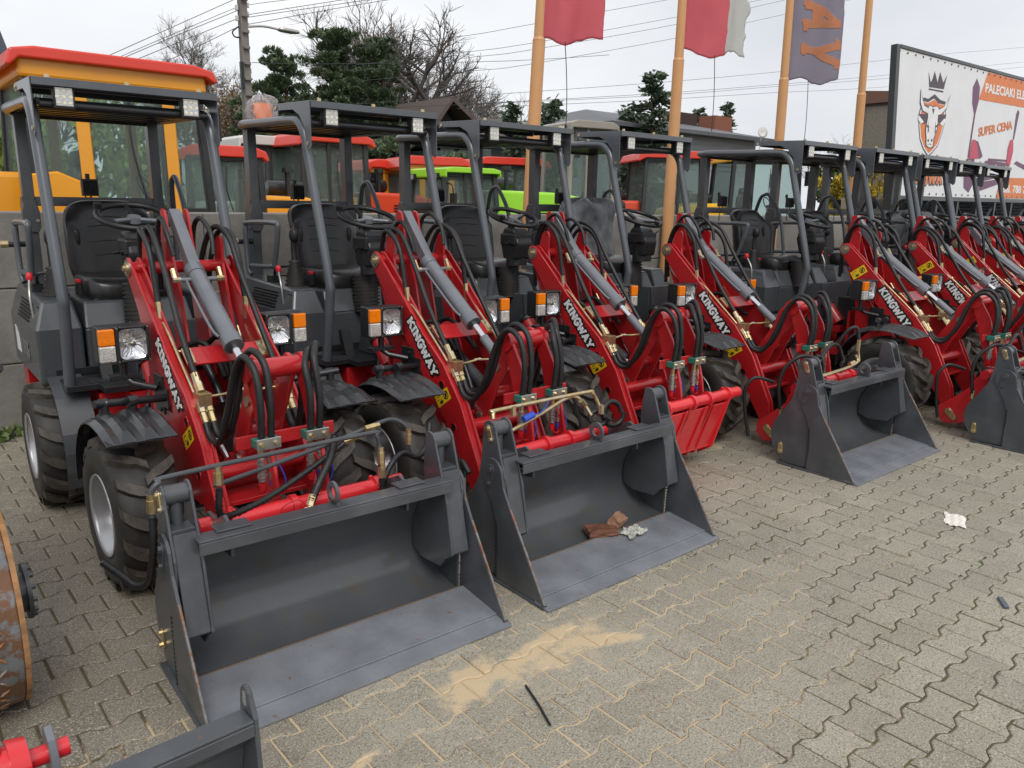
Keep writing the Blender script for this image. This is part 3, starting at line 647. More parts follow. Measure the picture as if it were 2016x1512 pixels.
    fl=MB(); fl.cyl(V(-.125,1.40,.975),V(.125,1.40,.975),.042,n=20)
    for s in(-1,1):
        fl.prism(pu([(1.36,.985),(1.44,.985),(1.52,.86),(1.60,.60),(1.63,.44),(1.55,.42),(1.50,.60),(1.42,.85)]),s*.10,s*.116,'x')
        fl.cyl(V(s*.105,1.40,.975),V(s*.13,1.40,.975),.052,n=20)
    fl.box(-.23,.19,-1.53,-1.518,.69,.745).prism(pu([(1.34,.20),(1.55,.42),(1.63,.44),(1.69,.47),(1.67,.40),(1.52,.08),(1.40,.05)]),.10,.116,'x')
    fl.prism(pu([(1.34,.20),(1.55,.42),(1.63,.44),(1.69,.47),(1.67,.40),(1.52,.08),(1.40,.05)]),-.116,-.10,'x')
    fl.build('front_link',RED,root,bevel=.003)
    cu_=MB(); cu_.cyl(V(-.42,1.65,.485),V(.42,1.65,.485),.034,n=20)
    for x in(-.30,-.06,.10,.30): cu_.cyl(V(x-.012,1.65,.485),V(x+.012,1.65,.485),.046,n=20)
    for s in(-1,1):
        cu_.prism(pu([(1.62,.52),(1.69,.50),(1.70,.44),(1.60,.08),(1.50,.06),(1.44,.10),(1.36,.16),(1.36,.05),(1.46,.02),(1.56,.0+.03),(1.54,.40)]),s*.275,s*.29,'x') if False else cu_.prism(pu([(1.62,.53),(1.70,.50),(1.58,.12),(1.47,.05),(1.46,.16),(1.54,.40)]),s*.285,s*.30,'x')
        cu_.prism(pu([(1.30,.16),(1.40,.24),(1.60,.42),(1.60,.30),(1.46,.05),(1.36,.03),(1.30,.08)]),s*.258,s*.272,'x')
    cu_.prism(pu([(1.66,.44),(1.672,.44),(1.555,.12),(1.543,.12)]),-.285,.285,'x').box(-.29,.29,-1.56,-1.46,.12,.132)
    for x in(-.14,.05,.14): cu_.prism(pu([(1.68,.45),(1.69,.45),(1.575,.14),(1.56,.14)]),x-.008,x+.008,'x')
    cu_.build('coupler',REDB,root,bevel=.003)
    b=MB()
    for s in(-1,1): b.prism(pu(hull_link((1.385,.13),.026,(1.43,.085),.018)),s*.272,s*.282,'x').cyl(V(s*.282,1.385,.13),V(s*.292,1.385,.13),.018,n=14).bolt(V(s*.282,1.43,.085),(s,0,0),.012,.01)
    b.build('coupler_pin',BRS,root,bevel=.002)
    for x in(-.125,.085):
        b=MB(); b.use(0).box(x-.05,x+.05,-1.585,-1.532,.70,.735).use(1).box(x-.05,x+.05,-1.593,-1.5865,.695,.74)
        for q in(-.03,.03): b.use(2).bolt((x+q,-1.593,.717),(0,-1,0),.011,.01)
        cb=b.build('coupling_block',[TEAL,STL,BRS],root,bevel=.002)
        q=MB(); 
        for dx in(-.022,.022):
            q.use(0).cyl((x+dx,-1.56,.70),(x+dx,-1.56,.655),.013,n=6,smooth=False).use(1)
            for k in range(7): q.cyl((x+dx,-1.56,.655-.014*k),(x+dx,-1.56,.643-.014*k),.019 if k%2 else .016,n=12)
        q.build('quick_coupling',[BRS,STL],cb)
        for dx,mm in((-.022,REDC),(.022,BLU)):
            MB().cyl((x+dx,-1.56,.552),(x+dx,-1.56,.52),.017,.011,n=12).tube([(x+dx,-1.56,.52),(x+dx+.03,-1.57,.50),(x+dx+.045,-1.575,.55),(x+dx+.02,-1.575,.62),(x+dx,-1.575,.65)],.0035,n=5).build('dust_cap',mm,cb)
    # --- hoses and steel pipes
    def hose(pts,r=.0135,res=6): MB().tube(pts,r,n=9,res=res).build('hose',HOSE,root)
    for s in(-1,1):
        x=s*.205
        hose([V(x*.7,.30,1.05),V(x*.8,.31,1.30),V(x*.9,.38,1.47),V(x,.48,1.49),V(x,.58,1.40),V(x,.625,1.22),V(x,.64,1.165)])
        hose([V(x*.55,.30,1.1),V(x*.6,.30,1.32),V(x*.75,.40,1.50),V(x*.85,.55,1.47),V(x*.85,.68,1.30),V(x*.9,.83,1.09),V(x*.9,1.0,.885)])
        hose([V(x*.4,.30,1.2),V(x*.42,.33,1.48),V(x*.45,.42,1.55),V(x*.5,.52,1.48),V(x*.46,.56,1.38)],.012)
        b=MB(); b.cyl(V(x,.64,1.18),V(x,.65,1.10),.015,n=6,smooth=False).cyl(V(x,.65,1.10),V(x,.655,1.07),.018,n=6,smooth=False).cyl(V(x*.9,.985,.90),V(x*.9,1.04,.83),.017,n=6,smooth=False)
        b.box(x*.9-.028,x*.9+.028,-1.10,-1.03,.765,.83).cyl(V(x*.9,1.05,.83),V(x*.9,1.02,.865),.02,n=6,smooth=False)
        for dx in(-.017,.017): b.cyl(V(x*.9+dx,1.08,.77),V(x*.9+dx,1.13,.71),.015,n=6,smooth=False).cyl(V(x*.9+dx,1.07,.785),V(x*.9+dx,1.10,.75),.019,n=6,smooth=False)
        b.build('fitting',BRS,root,bevel=.001)
        MB().tube([V(x,.655,1.08),V(x,.66,1.05),V(x,.70,1.075) if False else V(x,.69,1.085),V(x,.85,.965),V(x,1.03,.815),V(x,1.09,.745)],.0075,n=8).tube([V(x*.85,.60,1.03),V(x*.8,.66,.955),V(x*.5,.69,.945),V(x*.0,.70,.95)],.0075,n=8).tube([V(x*.9,1.03,.80),V(x*.4,1.03,.80),V(-x*.1,1.02,.81)],.007,n=8).build('steel_pipe',BRS,root)
        for dx,dz in((-.017,0),(.017,.022)):
            ex=-.125+dx*1.2 if s<0 else .085+dx*1.2
            hose([V(x*.9+dx,1.12,.72),V(x*.9+dx,1.17,.655+dz*.3),V(x*.85+dx,1.25,.655+dz),V(x*.8+dx,1.32,.78),V(x*.72+dx,1.38,.96+dz),V(x*.68+dx,1.46,1.045+dz),V(ex,1.54,1.0+dz),V(ex,1.575,.88),V(ex,1.565,.74)],.0145)
    hose([V(-.1,.55,.93),V(-.02,.62,.97),V(.02,.70,.90),V(.02,.80,.82)],.014); hose([V(.0,.52,.9),V(.06,.66,1.0),V(.08,.80,.92),V(.06,.93,.86)],.014)
    for s in(-1,1): headlight(root,s)
    # --- wheels and mudguards
    for y in(-.95,.20):
        for s in(-1,1):
            w=put('wheel',RIMM,root,(s*(.472 if s<0 else .44),y,.333),0 if s<0 else PI); put('tyre',TYRE,w,rx=(.2 if y<0 else .7))
    fp=[(-.585,.40),(-.588,.46),(-.602,.52),(-.63,.575),(-.67,.628),(-.72,.675),(-.78,.712),(-.85,.735),(-.92,.745),(-.99,.745),(-1.06,.738),(-1.13,.722),(-1.20,.70)]
    for s in(-1,1):
        m=MB(); n=len(fp); xs=[.608,.58,.555,.535,.515,.492,.47,.45,.43,.405,.385,.36,.34]; hh=[-.014,.0,.0,.019,.019,0,0,.019,.019,0,0,.019,0]; vs=[]
        for off in(0,-.006):
            for k,(y,z) in enumerate(fp):
                for x,q in zip(xs,hh):
                    if s<0: pass
                    c=Vector((0,-.89,.333)); dv2=(Vector((0,y,z))-c).normalized(); fade=1 if k<n-1 else .2
                    p=Vector((0,y,z))+dv2*(q*fade+off); vs.append((s*x,p.y,p.z))
        m_=len(xs); fs=[]
        for a in range(n-1):
            for b_ in range(m_-1):
                fs.append((a*m_+b_,a*m_+b_+1,(a+1)*m_+b_+1,(a+1)*m_+b_)); o=n*m_; fs.append((o+a*m_+b_,o+(a+1)*m_+b_,o+(a+1)*m_+b_+1,o+a*m_+b_+1))
        o=n*m_
        for b_ in range(m_-1): fs.append((b_,b_+1,o+b_+1,o+b_)); q=(n-1)*m_; fs.append((q+b_,o+q+b_,o+q+b_+1,q+b_+1))
        for a in range(n-1): fs.append((a*m_,(a+1)*m_,o+(a+1)*m_,o+a*m_)); e=m_-1; fs.append((a*m_+e,o+a*m_+e,o+(a+1)*m_+e,(a+1)*m_+e))
        m.add(vs,fs); mo=m.build('mudguard',BLKG,root,bevel=.004,seg=2)
        b=MB(); b.cyl((s*.258,-.80,.765),(s*.57,-.885,.80),.017,n=12).box(s*.2525,s*.262,-.84,-.76,.72,.81)
        for x in(.53,.42): b.cyl((s*x-.018,-.865+(.5-x)*-.2,.79),(s*x+.018,-.87,.793),.024,n=12).cyl((s*x,-.87,.795),(s*x,-.87,.74),.02)
        b.build('mudguard_bracket',BLKM,root)
        g=MB(); pr=[]
        for t in range(-25,95,15): pr.append((.20-.40*math.cos(R(t)) ,.333+.385*math.sin(R(t))))
        pr2=[(.20+(y-.20)*.975,.333+(z-.333)*.975) for y,z in pr]
        g.prism(pr+pr2[::-1],s*.34,s*.50,'x'); g.build('rear_mudguard',GREY,root)
    return root
EDG=mat('worn_rusty_edge',(.17,.165,.16),.5,.2,.3,40,.3,60,col2=(.20,.09,.045),c2scale=22,c2pos=(.48,.56))
BK=dict()
def rbox_poly(u0,u1,z0,z1): return pu([(u0,z0),(u1,z0),(u1,z1),(u0,z1)])
def make_bucket(parent,kind,name='bucket'):
    # shell: curved back sheet, top bar, side ears; local frame is the loader's
    sh=MB(); sh.use(1)
    pr=[(1.885,.515),(1.84,.50),(1.77,.455),(1.70,.39),(1.65,.31),(1.63,.23),(1.64,.15),(1.68,.085),(1.74,.05),(1.82,.036),(1.89,.032)]
    pb=[(u-.010,z-.006) if i>5 else (u-.012,z) for i,(u,z) in enumerate(pr)]
    n=len(pr); vs=[(x,-u,z) for x in(-.563,.563) for u,z in pr+pb]
    fs=[]
    for i in range(n-1): fs.append((i,i+1,2*n+i+1,2*n+i)); fs.append((n+i,2*n+n+i,2*n+n+i+1,n+i+1))
    sh.add(vs,[f[::-1] for f in fs],True)
    sh.use(0); sh.box(-.50,.50,-1.935,-1.86,.548,.556).box(-.50,.50,-1.937,-1.929,.505,.5475).box(-.50,.50,-1.87,-1.862,.50,.5475)
    for x in(-.37,.33):
        for q in(-.035,.035): pass
        sh.prism(pu([(1.86,.552),(1.86,.44),(1.66,.42),(1.60,.50),(1.62,.53),(1.70,.53),(1.80,.575)]),x-.007,x+.007,'x')
        sh.box(x-.06,x+.06,-1.90,-1.83,.557,.563)
    o=sh.build(name,[BUCK,MOLD],parent,bevel=.002)
    e=MB(); e.ring((-1.885,.60),.024,.044,-.006,.006,'x',n=24).box(-.006,.006,-1.925,-1.85,.557,.575).build('lifting_eye',BUCK,o)
    ear=arc((1.79,.685),.043,130,0,6)+[(1.875,.57),(1.915,.45),(1.955,.235),(1.90,.20)]
    outer=arc((1.79,.685),.043,150,0,6)+[(1.865,.585),(1.90,.49),(1.90,.40),(1.87,.25),(1.862,.018),(1.70,.015),(1.655,.04),(1.60,.12),(1.585,.20),(1.60,.27),(1.66,.36),(1.715,.45),(1.735,.55),(1.742,.63)]
    inner=ear+[(1.86,.155),(1.72,.145),(1.648,.17),(1.64,.23),(1.655,.31),(1.70,.385),(1.745,.44),(1.745,.60)]
    clam=arc((1.825,.50),.068,200,20,10)+[(1.905,.45),(1.95,.37),(2.185,.014),(1.866,.014),(1.874,.17),(1.868,.26),(1.835,.35),(1.785,.43)]
    for s in(-1,1):
        m=MB(); m.prism(pu(outer),s*.564,s*.574,'x').prism(pu(inner),s*.478,s*.488,'x')
        m.prism(pu([(1.865,.57),(1.875,.575),(1.952,.24),(1.942,.236)]),s*.488,s*.564,'x').prism(pu([(1.952,.24),(1.942,.23),(1.87,.20),(1.865,.21)]),s*.488,s*.564,'x')
        m.prism(pu([(1.795,.585),(1.865,.585),(1.865,.57),(1.795,.57)]),s*.488,s*.564,'x')
        m.cyl(V(s*.488,1.79,.685),V(s*.564,1.79,.685),.034,n=18).cyl(V(s*.526,1.79,.66),V(s*.526,1.80,.40),.022,n=12)
        so=m.build('ear_plate',BUCK,o,bevel=.0018)
        q=MB(); q.prism(pu(hull_link((1.785,.69),.017,(1.805,.645),.013)),s*.574,s*.580,'x').bolt(V(s*.58,1.785,.69),(s,0,0),.011,.009).bolt(V(s*.58,1.805,.645),(s,0,0),.008,.007)
        if kind!='hoses_black' : q.prism(pu(hull_link((1.665,.13),.015,(1.668,.085),.018)),s*.574,s*.580,'x').bolt(V(s*.58,1.665,.13),(s,0,0),.01,.009).bolt(V(s*.58,1.668,.085),(s,0,0),.01,.012)
        else: q.bolt(V(s*.574,1.62,.20),(s,0,0),.01,.02).bolt(V(s*.574,1.62,.16),(s,0,0),.01,.02)
        q.build('pin_keeper',BRS,o,bevel=.001)
        m=MB(); m.prism(pu(clam),s*.5755,s*.5875,'x')
        m.use(2)
        for k in range(16): m.box(s*.5876,s*.5900,-1.857,-1.869,.03+k*.0165,.040+k*.0165)
        m.use(0).box(s*.57,s*.595,-2.19,-1.66,.002,.013)
        m.use(1).tube([V(s*.5815,1.952,.366),V(s*.5815,2.06,.205),V(s*.5815,2.183,.016)],.0062,n=6,res=10,ripple=.12); c=m.build('side_cutter',[BUCK,EDG,BLKD],o,bevel=.0015)
        q=MB(); q.prism(pu(hull_link((1.822,.515),.024,(1.81,.45),.018)),s*.5875,s*.5925,'x').bolt(V(s*.5925,1.822,.515),(s,0,0),.013,.008).bolt(V(s*.5925,1.81,.45),(s,0,0),.009,.008).build('pin_plate',BUCK,c,bevel=.001)
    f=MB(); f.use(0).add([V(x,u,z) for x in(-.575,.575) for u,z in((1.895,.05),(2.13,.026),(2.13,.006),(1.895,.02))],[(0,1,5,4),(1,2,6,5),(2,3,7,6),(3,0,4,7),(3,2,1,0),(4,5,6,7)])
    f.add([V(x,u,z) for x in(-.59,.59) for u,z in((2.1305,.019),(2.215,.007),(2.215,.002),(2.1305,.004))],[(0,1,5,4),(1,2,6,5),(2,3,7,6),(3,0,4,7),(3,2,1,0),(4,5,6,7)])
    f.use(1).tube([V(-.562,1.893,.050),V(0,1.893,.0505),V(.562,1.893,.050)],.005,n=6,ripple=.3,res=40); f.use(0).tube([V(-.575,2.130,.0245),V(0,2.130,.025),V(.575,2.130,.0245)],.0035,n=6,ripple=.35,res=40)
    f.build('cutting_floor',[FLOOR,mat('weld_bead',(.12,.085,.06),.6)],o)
    def hs(pts,r=.014,rip=.2,res=12,mm=HOSE,nm='hydraulic_hose'): return MB().tube(pts,r,n=9,res=res,ripple=rip).build(nm,mm,o)
    if kind=='black_pipes':
        for pts in([V(-.60,1.79,.62),V(-.60,1.79,.70),V(-.57,1.79,.735),V(-.5,1.76,.74),V(.22,1.72,.745),V(.27,1.72,.73),V(.285,1.72,.68),V(.285,1.73,.64)],[V(-.36,1.66,.64),V(-.30,1.66,.645),V(.12,1.62,.70),V(.34,1.60,.74),V(.42,1.60,.745),V(.47,1.62,.71),V(.475,1.63,.66)]):
            MB().tube(pts,.0095,n=8,res=5).build('hydraulic_pipe',GREY,o)
        hs([V(-.60,1.79,.62),V(-.605,1.78,.50),V(-.61,1.70,.36),V(-.63,1.60,.30),V(-.66,1.50,.31),V(-.70,1.42,.34)])
        hs([V(-.37,1.76,.66),V(-.37,1.75,.56),V(-.30,1.68,.52),V(-.15,1.64,.54),V(.05,1.62,.62),V(.18,1.62,.69)])
        hs([V(.285,1.73,.62),V(.285,1.74,.50),V(.30,1.75,.44)])
        hs([V(.30,1.70,.50),V(.36,1.68,.58),V(.43,1.66,.61),V(.50,1.66,.58),V(.56,1.64,.62),V(.60,1.60,.70)])
        hs([V(.13,1.64,.74),V(.10,1.66,.66),V(.03,1.70,.58),V(-.02,1.73,.52)],.017)
        b=MB()
        for p,d in((V(-.60,1.79,.66),(0,0,1)),(V(-.37,1.76,.70),(0,0,1)),(V(.285,1.73,.64),(0,0,1)),(V(.285,1.735,.58),(0,0,1)),(V(.475,1.63,.66),(0,0,1)),(V(.20,1.62,.70),(1,0,.2)),(V(.30,1.62,.735),(1,0,.1)),(V(-.02,1.73,.52),(-.4,-.3,-.6))):
            p=Vector(p); d=Vector(d).normalized(); b.cyl(p-d*.025,p+d*.02,.016,n=6,smooth=False).cyl(p+d*.02,p+d*.04,.013,n=6,smooth=False)
        b.build('fitting',BRS,o)
        q=MB(); p=Vector(V(-.02,1.73,.52)); d=Vector((-.4,-.3,-.6)).normalized()
        for k in range(6): q.cyl(p+d*(.03+.012*k),p+d*(.04+.012*k),.022 if k%2 else .018,n=12)
        q.build('quick_coupling',WHT,o); MB().tube([p+d*.03,p+Vector((-.05,0,.02)),p+Vector((-.11,.01,.0)),p+Vector((-.12,.01,-.04))],.003,n=5).build('dust_cap_strap',REDC,o)
    if kind=='brass_pipes':
        MB().tube([V(-.53,1.76,.72),V(-.52,1.75,.745),V(-.48,1.74,.75),V(.08,1.72,.745),V(.13,1.72,.735),V(.16,1.72,.70),V(.18,1.74,.64)],.0095,n=8,res=5).tube([V(-.46,1.70,.60),V(-.2,1.68,.66),V(0,1.66,.71),V(.06,1.66,.715),V(.10,1.68,.69),V(.13,1.72,.62)],.0095,n=8,res=5).build('hydraulic_pipe',BRS,o)
        c=Vector(V(.27,1.74,.61)); hs([c+Vector((.06*math.cos(t*.7),.02*math.sin(t*.5),.06*math.sin(t*.7))) for t in range(10)],.014,res=8)
        c=Vector(V(.17,1.74,.60)); hs([c+Vector((.04*math.cos(t*.8),.03*math.sin(t*.5),.035*math.sin(t*.8))) for t in range(9)],.014,res=8)
        hs([V(-.60,1.68,.46),V(-.60,1.63,.50),V(-.57,1.60,.46),V(-.58,1.62,.40)])
        MB().cyl(V(-.30,1.70,.665),V(-.24,1.70,.68),.017,n=12).tube([V(-.24,1.7,.68),V(-.18,1.69,.68),V(-.1,1.66,.72)],.003).build('dust_cap',BLU,o)
        b=MB()
        for p,d in((V(-.40,1.742,.735),(0,0,1)),(V(.18,1.74,.65),(0,0,1)),(V(.10,1.69,.68),(.6,0,-.6)),(V(-.59,1.62,.40),(0,0,1))):
            p=Vector(p); d=Vector(d).normalized(); b.cyl(p-d*.025,p+d*.02,.015,n=6,smooth=False)
        b.build('fitting',BRS,o)
    if kind=='arched_hoses':
        hs([V(-.50,1.60,.33),V(-.52,1.58,.50),V(-.50,1.60,.62),V(-.44,1.66,.70),V(-.36,1.70,.70)])
        hs([V(-.55,1.40,.12),V(-.58,1.38,.30),V(-.60,1.38,.45),V(-.55,1.42,.53),V(-.45,1.5,.50)],.013)
        hs([V(-.30,1.72,.52),V(-.25,1.70,.66),V(-.10,1.68,.74),V(.05,1.66,.72),V(.10,1.68,.62)]); hs([V(-.35,1.72,.70),V(-.25,1.70,.68),V(-.22,1.72,.60),V(-.27,1.74,.52)])
        MB().tube([V(-.42,1.76,.575),V(-.1,1.76,.585),V(.18,1.74,.60),V(.22,1.73,.63),V(.21,1.72,.70)],.009,n=8,res=5).tube([V(-.42,1.79,.58),V(-.1,1.78,.59),V(.14,1.76,.61),V(.15,1.74,.66)],.009,n=8,res=5).build('hydraulic_pipe',BRS,o)
        b=MB(); p=Vector(V(.08,1.74,.60)); b.cyl(p,p+Vector((.06,0,.01)),.016,n=6,smooth=False).cyl(V(.21,1.72,.68),V(.21,1.72,.76),.014,n=6,smooth=False).cyl(V(-.50,1.60,.36),V(-.50,1.60,.30),.014,n=6,smooth=False).build('fitting',BRS,o)
        hs([V(.21,1.72,.76),V(.20,1.70,.84),V(.16,1.66,.82),V(.12,1.6,.70)])
    return o
# ------------------------------------------------------------------ the row of loaders
LD=make_loader()
POSE=[(1.215,4.49,-1.5),(2.568,4.336,.3),(3.861,4.424,0),(5.076,4.232,0),(6.683,3.618,-1.5),(7.838,3.56,-.9),(8.985,3.618,.1),(10.084,3.703,1.0),(11.2,3.8,.5)]
LAB=['leftmost compact wheel loader of the row, black pipes lying over its bucket',
 'compact wheel loader with plastic-wrapped beacon on its canopy and bricks in its bucket',
 'compact wheel loader without bucket, its bare bright red coupler plate showing',
 'compact wheel loader with plastic-covered seat and arched hoses behind its bucket',
 'fifth compact wheel loader from the left, bucket cut off at the right edge',
 'sixth compact wheel loader from the left in the row',
 'seventh compact wheel loader from the left, in front of the billboard emblem',
 'eighth compact wheel loader from the left, rightmost canopy of the row',
 'last compact wheel loader at the right edge, only its red arms in view']
LO=[]
for i,(x,y,a) in enumerate(POSE):
    o=LD if i==0 else copy_tree(LD)
    o.location=(x,y,0); o.rotation_euler=(0,0,R(a)); tag(o,LAB[i],'wheel loader','compact wheel loaders parked in a row'); LO.append(o)
b1=make_bucket(LO[0],'black_pipes')
def world_pose(child,parent,wx,wy,wa):             # puts a child at a ground pose given in world terms
    a=parent.rotation_euler.z; dx,dy=wx-parent.location.x,wy-parent.location.y
    child.location=(dx*math.cos(-a)-dy*math.sin(-a),dx*math.sin(-a)+dy*math.cos(-a),0); child.rotation_euler=(0,0,wa-a)
def lip_pose(child,parent,mx,my,ang):              # lip centre (local (0,-2.215)) at mx,my
    a=R(ang); world_pose(child,parent,mx-2.215*math.sin(a),my+2.215*math.cos(a),a)
lip_pose(b1,LO[0],1.240,2.14,-1.8)
b2=make_bucket(LO[1],'brass_pipes'); lip_pose(b2,LO[1],2.605,2.103,-.5)
b4=make_bucket(LO[3],'arched_hoses'); lip_pose(b4,LO[3],5.099,2.0185,-1)
b5=make_bucket(LO[4],'arched_hoses'); b5.location=(0.05,.0,0)
for k in (5,6):
    b=make_bucket(LO[k],'arched_hoses')

for ch in list(LO[0].children):                    # the coupler turns with the first bucket
    if ch.name.split('.')[0] in('coupler','coupler_pin'): ch.location=b1.location; ch.rotation_euler=b1.rotation_euler

SWP,SWA=Vector((0,.12,1.545)),Vector((0,-.35,1)).normalized()
for k,o in enumerate(LO):                          # steering wheels left at different angles
    for ch in o.children:
        if ch.name.split('.')[0]=='steering_wheel':
            Q=Matrix.Rotation((0,.0,.9,2.1,.5,1.4,2.6,.2,1)[k],3,SWA); ch.location=SWP-Q@SWP; ch.rotation_euler=Q.to_euler()
        if ch.name.split('.')[0]=='throttle_lever' and k: Q=Matrix.Rotation((k%3-1)*.12,3,'X'); p=Vector((-.5,.33,1.0)); ch.location=p-Q@p; ch.rotation_euler=Q.to_euler()


bpy.context.view_layer.update()
FRONT={'front_frame','filler_cap','front_axle','lift_arm','cross_plate','tilt_cylinder','lift_cylinder','bell_crank','front_link','coupling_block','hose','fitting','steel_pipe','headlight','headlight_bracket','mudguard','mudguard_bracket','wheel'}
def rzm(x,y,a): return Matrix.Translation((x,y,0))@Matrix.Rotation(a,4,'Z')
RT=rzm(POSE[0][0],POSE[0][1],R(POSE[0][2])); FT=rzm(1.258,4.41,R(1.0))
for ch in LO[0].children:                          # the first loader stands slightly bent at its articulated joint
    if ch.name.split('.')[0] in FRONT and not (ch.name.split('.')[0]=='wheel' and ch.location.y>0): ch.matrix_basis=RT.inverted()@FT@ch.matrix_basis

for k,o in enumerate(LO):                          # small differences between the machines
    rnd=random.Random(50+k)
    for ch in o.children:
        n_=ch.name.split('.')[0]
        if n_=='hose' and k>0:
            Q=Matrix.Rotation(R(rnd.uniform(-1.6,1.6)),3,'X')@Matrix.Rotation(R(rnd.uniform(-1.2,1.2)),3,'Y'); p=Vector((0,-1.5,.75)) ; ch.location=p-Q@p; ch.rotation_euler=Q.to_euler()
        if n_=='wheel':
            for c2 in ch.children: c2.rotation_euler.x+=rnd.uniform(0,1)
        if n_=='lift_arm' and k>=4:
            for c2 in ch.children:
                if c2.name.split('.')[0]=='warning_sticker': c2.location=(0,.52,.50)
# ------------------------------------------------------------------ concrete retaining wall
CONC=mat('cast_concrete',(.23,.22,.20),.85,0,.2,1.5,.6,35,col2=(.14,.135,.125),c2scale=2.2,c2pos=(.45,.7))
wl=MB()
for k,(z0,z1) in enumerate(((-.02,.50),(.506,1.02),(1.026,1.535))):
    x=-4.0-(k%2)*.6
    while x<26: wl.box(x,x+1.996,6.26-.0,6.60,z0,z1); x+=2.0
wl.build('concrete_wall',CONC,None,bevel=.008); tag(bpy.data.objects['concrete_wall'],'long grey concrete block wall behind the row of loaders','wall')
bpy.data.objects['concrete_wall'].rotation_euler=(0,0,R(-1.3))
# ------------------------------------------------------------------ machines behind the wall
TINT=mat('tinted_cab_glass',(.66,.76,.74),.02,0,0,trans=.92,ior=1.05,spec=.8)
YOR=mat('machine_yellow_paint',(.80,.33,.012),.35,0,.06,3,coat=.3); ROR=mat('machine_orange_red_paint',(.75,.075,.03),.35,0,.06,3,coat=.3)
LIM=mat('machine_lime_paint',(.34,.74,.03),.35,0,.05,3,coat=.3); BEI=mat('machine_beige_paint',(.30,.27,.24),.4,0,.06,3); YLW=mat('machine_lemon_paint',(.85,.5,.01),.35,0,.05,3,coat=.3)
RRF=mat('red_roof_plastic',(.72,.05,.028),.35,0,.06,3,coat=.2); DKG=mat('machine_dark_grey',(.035,.037,.04),.45,0,.15,6); WHP=mat('off_white_paint',(.6,.6,.58),.4,0,.06,3)
def machine(label,x,y,rz,zr,body,roof,post,hood=None,hdir=-1,hlen=1.6,zc=1.25,w=1.5,d=1.35,cat='wheel loader',over=.2,hz=1.75,roofh=.13,bent=True,extras=()):
    root=empty('cab_machine',(x,y,0),R(rz)); tag(root,label,cat,'machines parked behind the concrete wall')
    hw,hd=w/2,d/2; hood=hood or body
    c=MB(); c.box(-hw-.2 if hdir>0 else -hw-hlen,hw+.2 if hdir<0 else hw+hlen,-.4,.4,.5,.95); c.box(-hw,hw,-hd,hd,.9,zc-.125)
    c.build('chassis',DKG,root,bevel=.02)
    h=MB(); s=hdir
    pr=[(s*(hw+.02),.95),(s*(hw+.02),hz),(s*(hw+hlen*.55),hz-.02),(s*(hw+hlen*.92),hz-.14),(s*(hw+hlen),hz-.34),(s*(hw+hlen),.95)]
    h.prism(pr,-.52,.52,'y'); ho=h.build('hood',hood,root,bevel=.05,seg=3)
    g=MB()
    for k in range(6): g.box(s*(hw+hlen*.3),s*(hw+hlen*.75),-.528,-.521,hz-.5+k*.05,hz-.475+k*.05)
    g.build('hood_vent',BLK,ho)
    yel=post is YOR; fas=.22 if yel else .0; cp_=BLKM if yel else post
    f=MB(); pw=.035 if yel else .045
    P=[(-hw,-hd),(hw,-hd),(hw,hd),(-hw,hd)]
    for i,(px,py) in enumerate(P):
        tx,ty=px*.93,py*.93
        f.add([(px-pw,py-pw,zc),(px+pw,py-pw,zc),(px+pw,py+pw,zc),(px-pw,py+pw,zc),(tx-pw,ty-pw,zr-.1),(tx+pw,ty-pw,zr-.1),(tx+pw,ty+pw,zr-.1),(tx-pw,ty+pw,zr-.1)],[(3,2,1,0),(4,5,6,7),(0,1,5,4),(1,2,6,5),(2,3,7,6),(3,0,4,7)])
    mxp=-s*hw*.2
    if not yel: f.box(mxp-.035,mxp+.035,-hd-.0,-hd+.06,zc,zr-.1)
    f.box(-hw,hw,-hd-.02,hd+.02,zc-.12,zc+.04); f.box(-hw*.95,hw*.95,-hd*.95,hd*.95,zr-.16,zr-.06)
    f.build('cab_frame',cp_,root,bevel=.012)
    if yel:
        y_=MB()
        for fx_ in(-.42,.55):
            for sy in(-1,1): y_.add([(hw*fx_-.06+a*.12,sy*(hd+.012+b*.03)*(1 if t==0 else .94),zc if t==0 else zr-.1) for t in(0,1) for a,b in((0,0),(1,0),(1,1),(0,1))],[(3,2,1,0),(4,5,6,7),(0,1,5,4),(1,2,6,5),(2,3,7,6),(3,0,4,7)])
        y_.build('door_post',YOR,root,bevel=.01)
        MB().box(-hw-.02,hw+.02,-hd*.95-.06,hd*.95+.06,zr-.1-fas*.75,zr-.06).build('roof_fascia',YOR,root,bevel=.03,seg=2)
        MB().prism([(-hw-.1,1.0),(-hw-.1,zc+.38),(-hw*.75,zc+.42),(-hw*.5,zc+.33),(-hw*.28,zc+.12),(-hw*.2,1.0)] if s<0 else [(hw+.1,1.0),(hw+.1,zc+.2),(hw*.7,zc+.22),(hw*.4,1.0)],-hd-.07,-hd-.025,'y').build('side_panel',YOR,root,bevel=.015)
    r=MB(); o=over
    pr=[(-hw-o,-.09),(-hw-o*.6,roofh*.55),(-hw+.12,roofh),(hw-.12,roofh),(hw+o*.6,roofh*.45),(hw+o,-.06),(hw+o-.03,-.085),(hw+.0,-.03),(-hw,-.03),(-hw-o+.03,-.115)]
    r.prism([(a,zr+b-roofh) for a,b in pr],-hd-.1,hd+.1,'y'); r.build('cab_roof',roof,root,bevel=.035,seg=3)
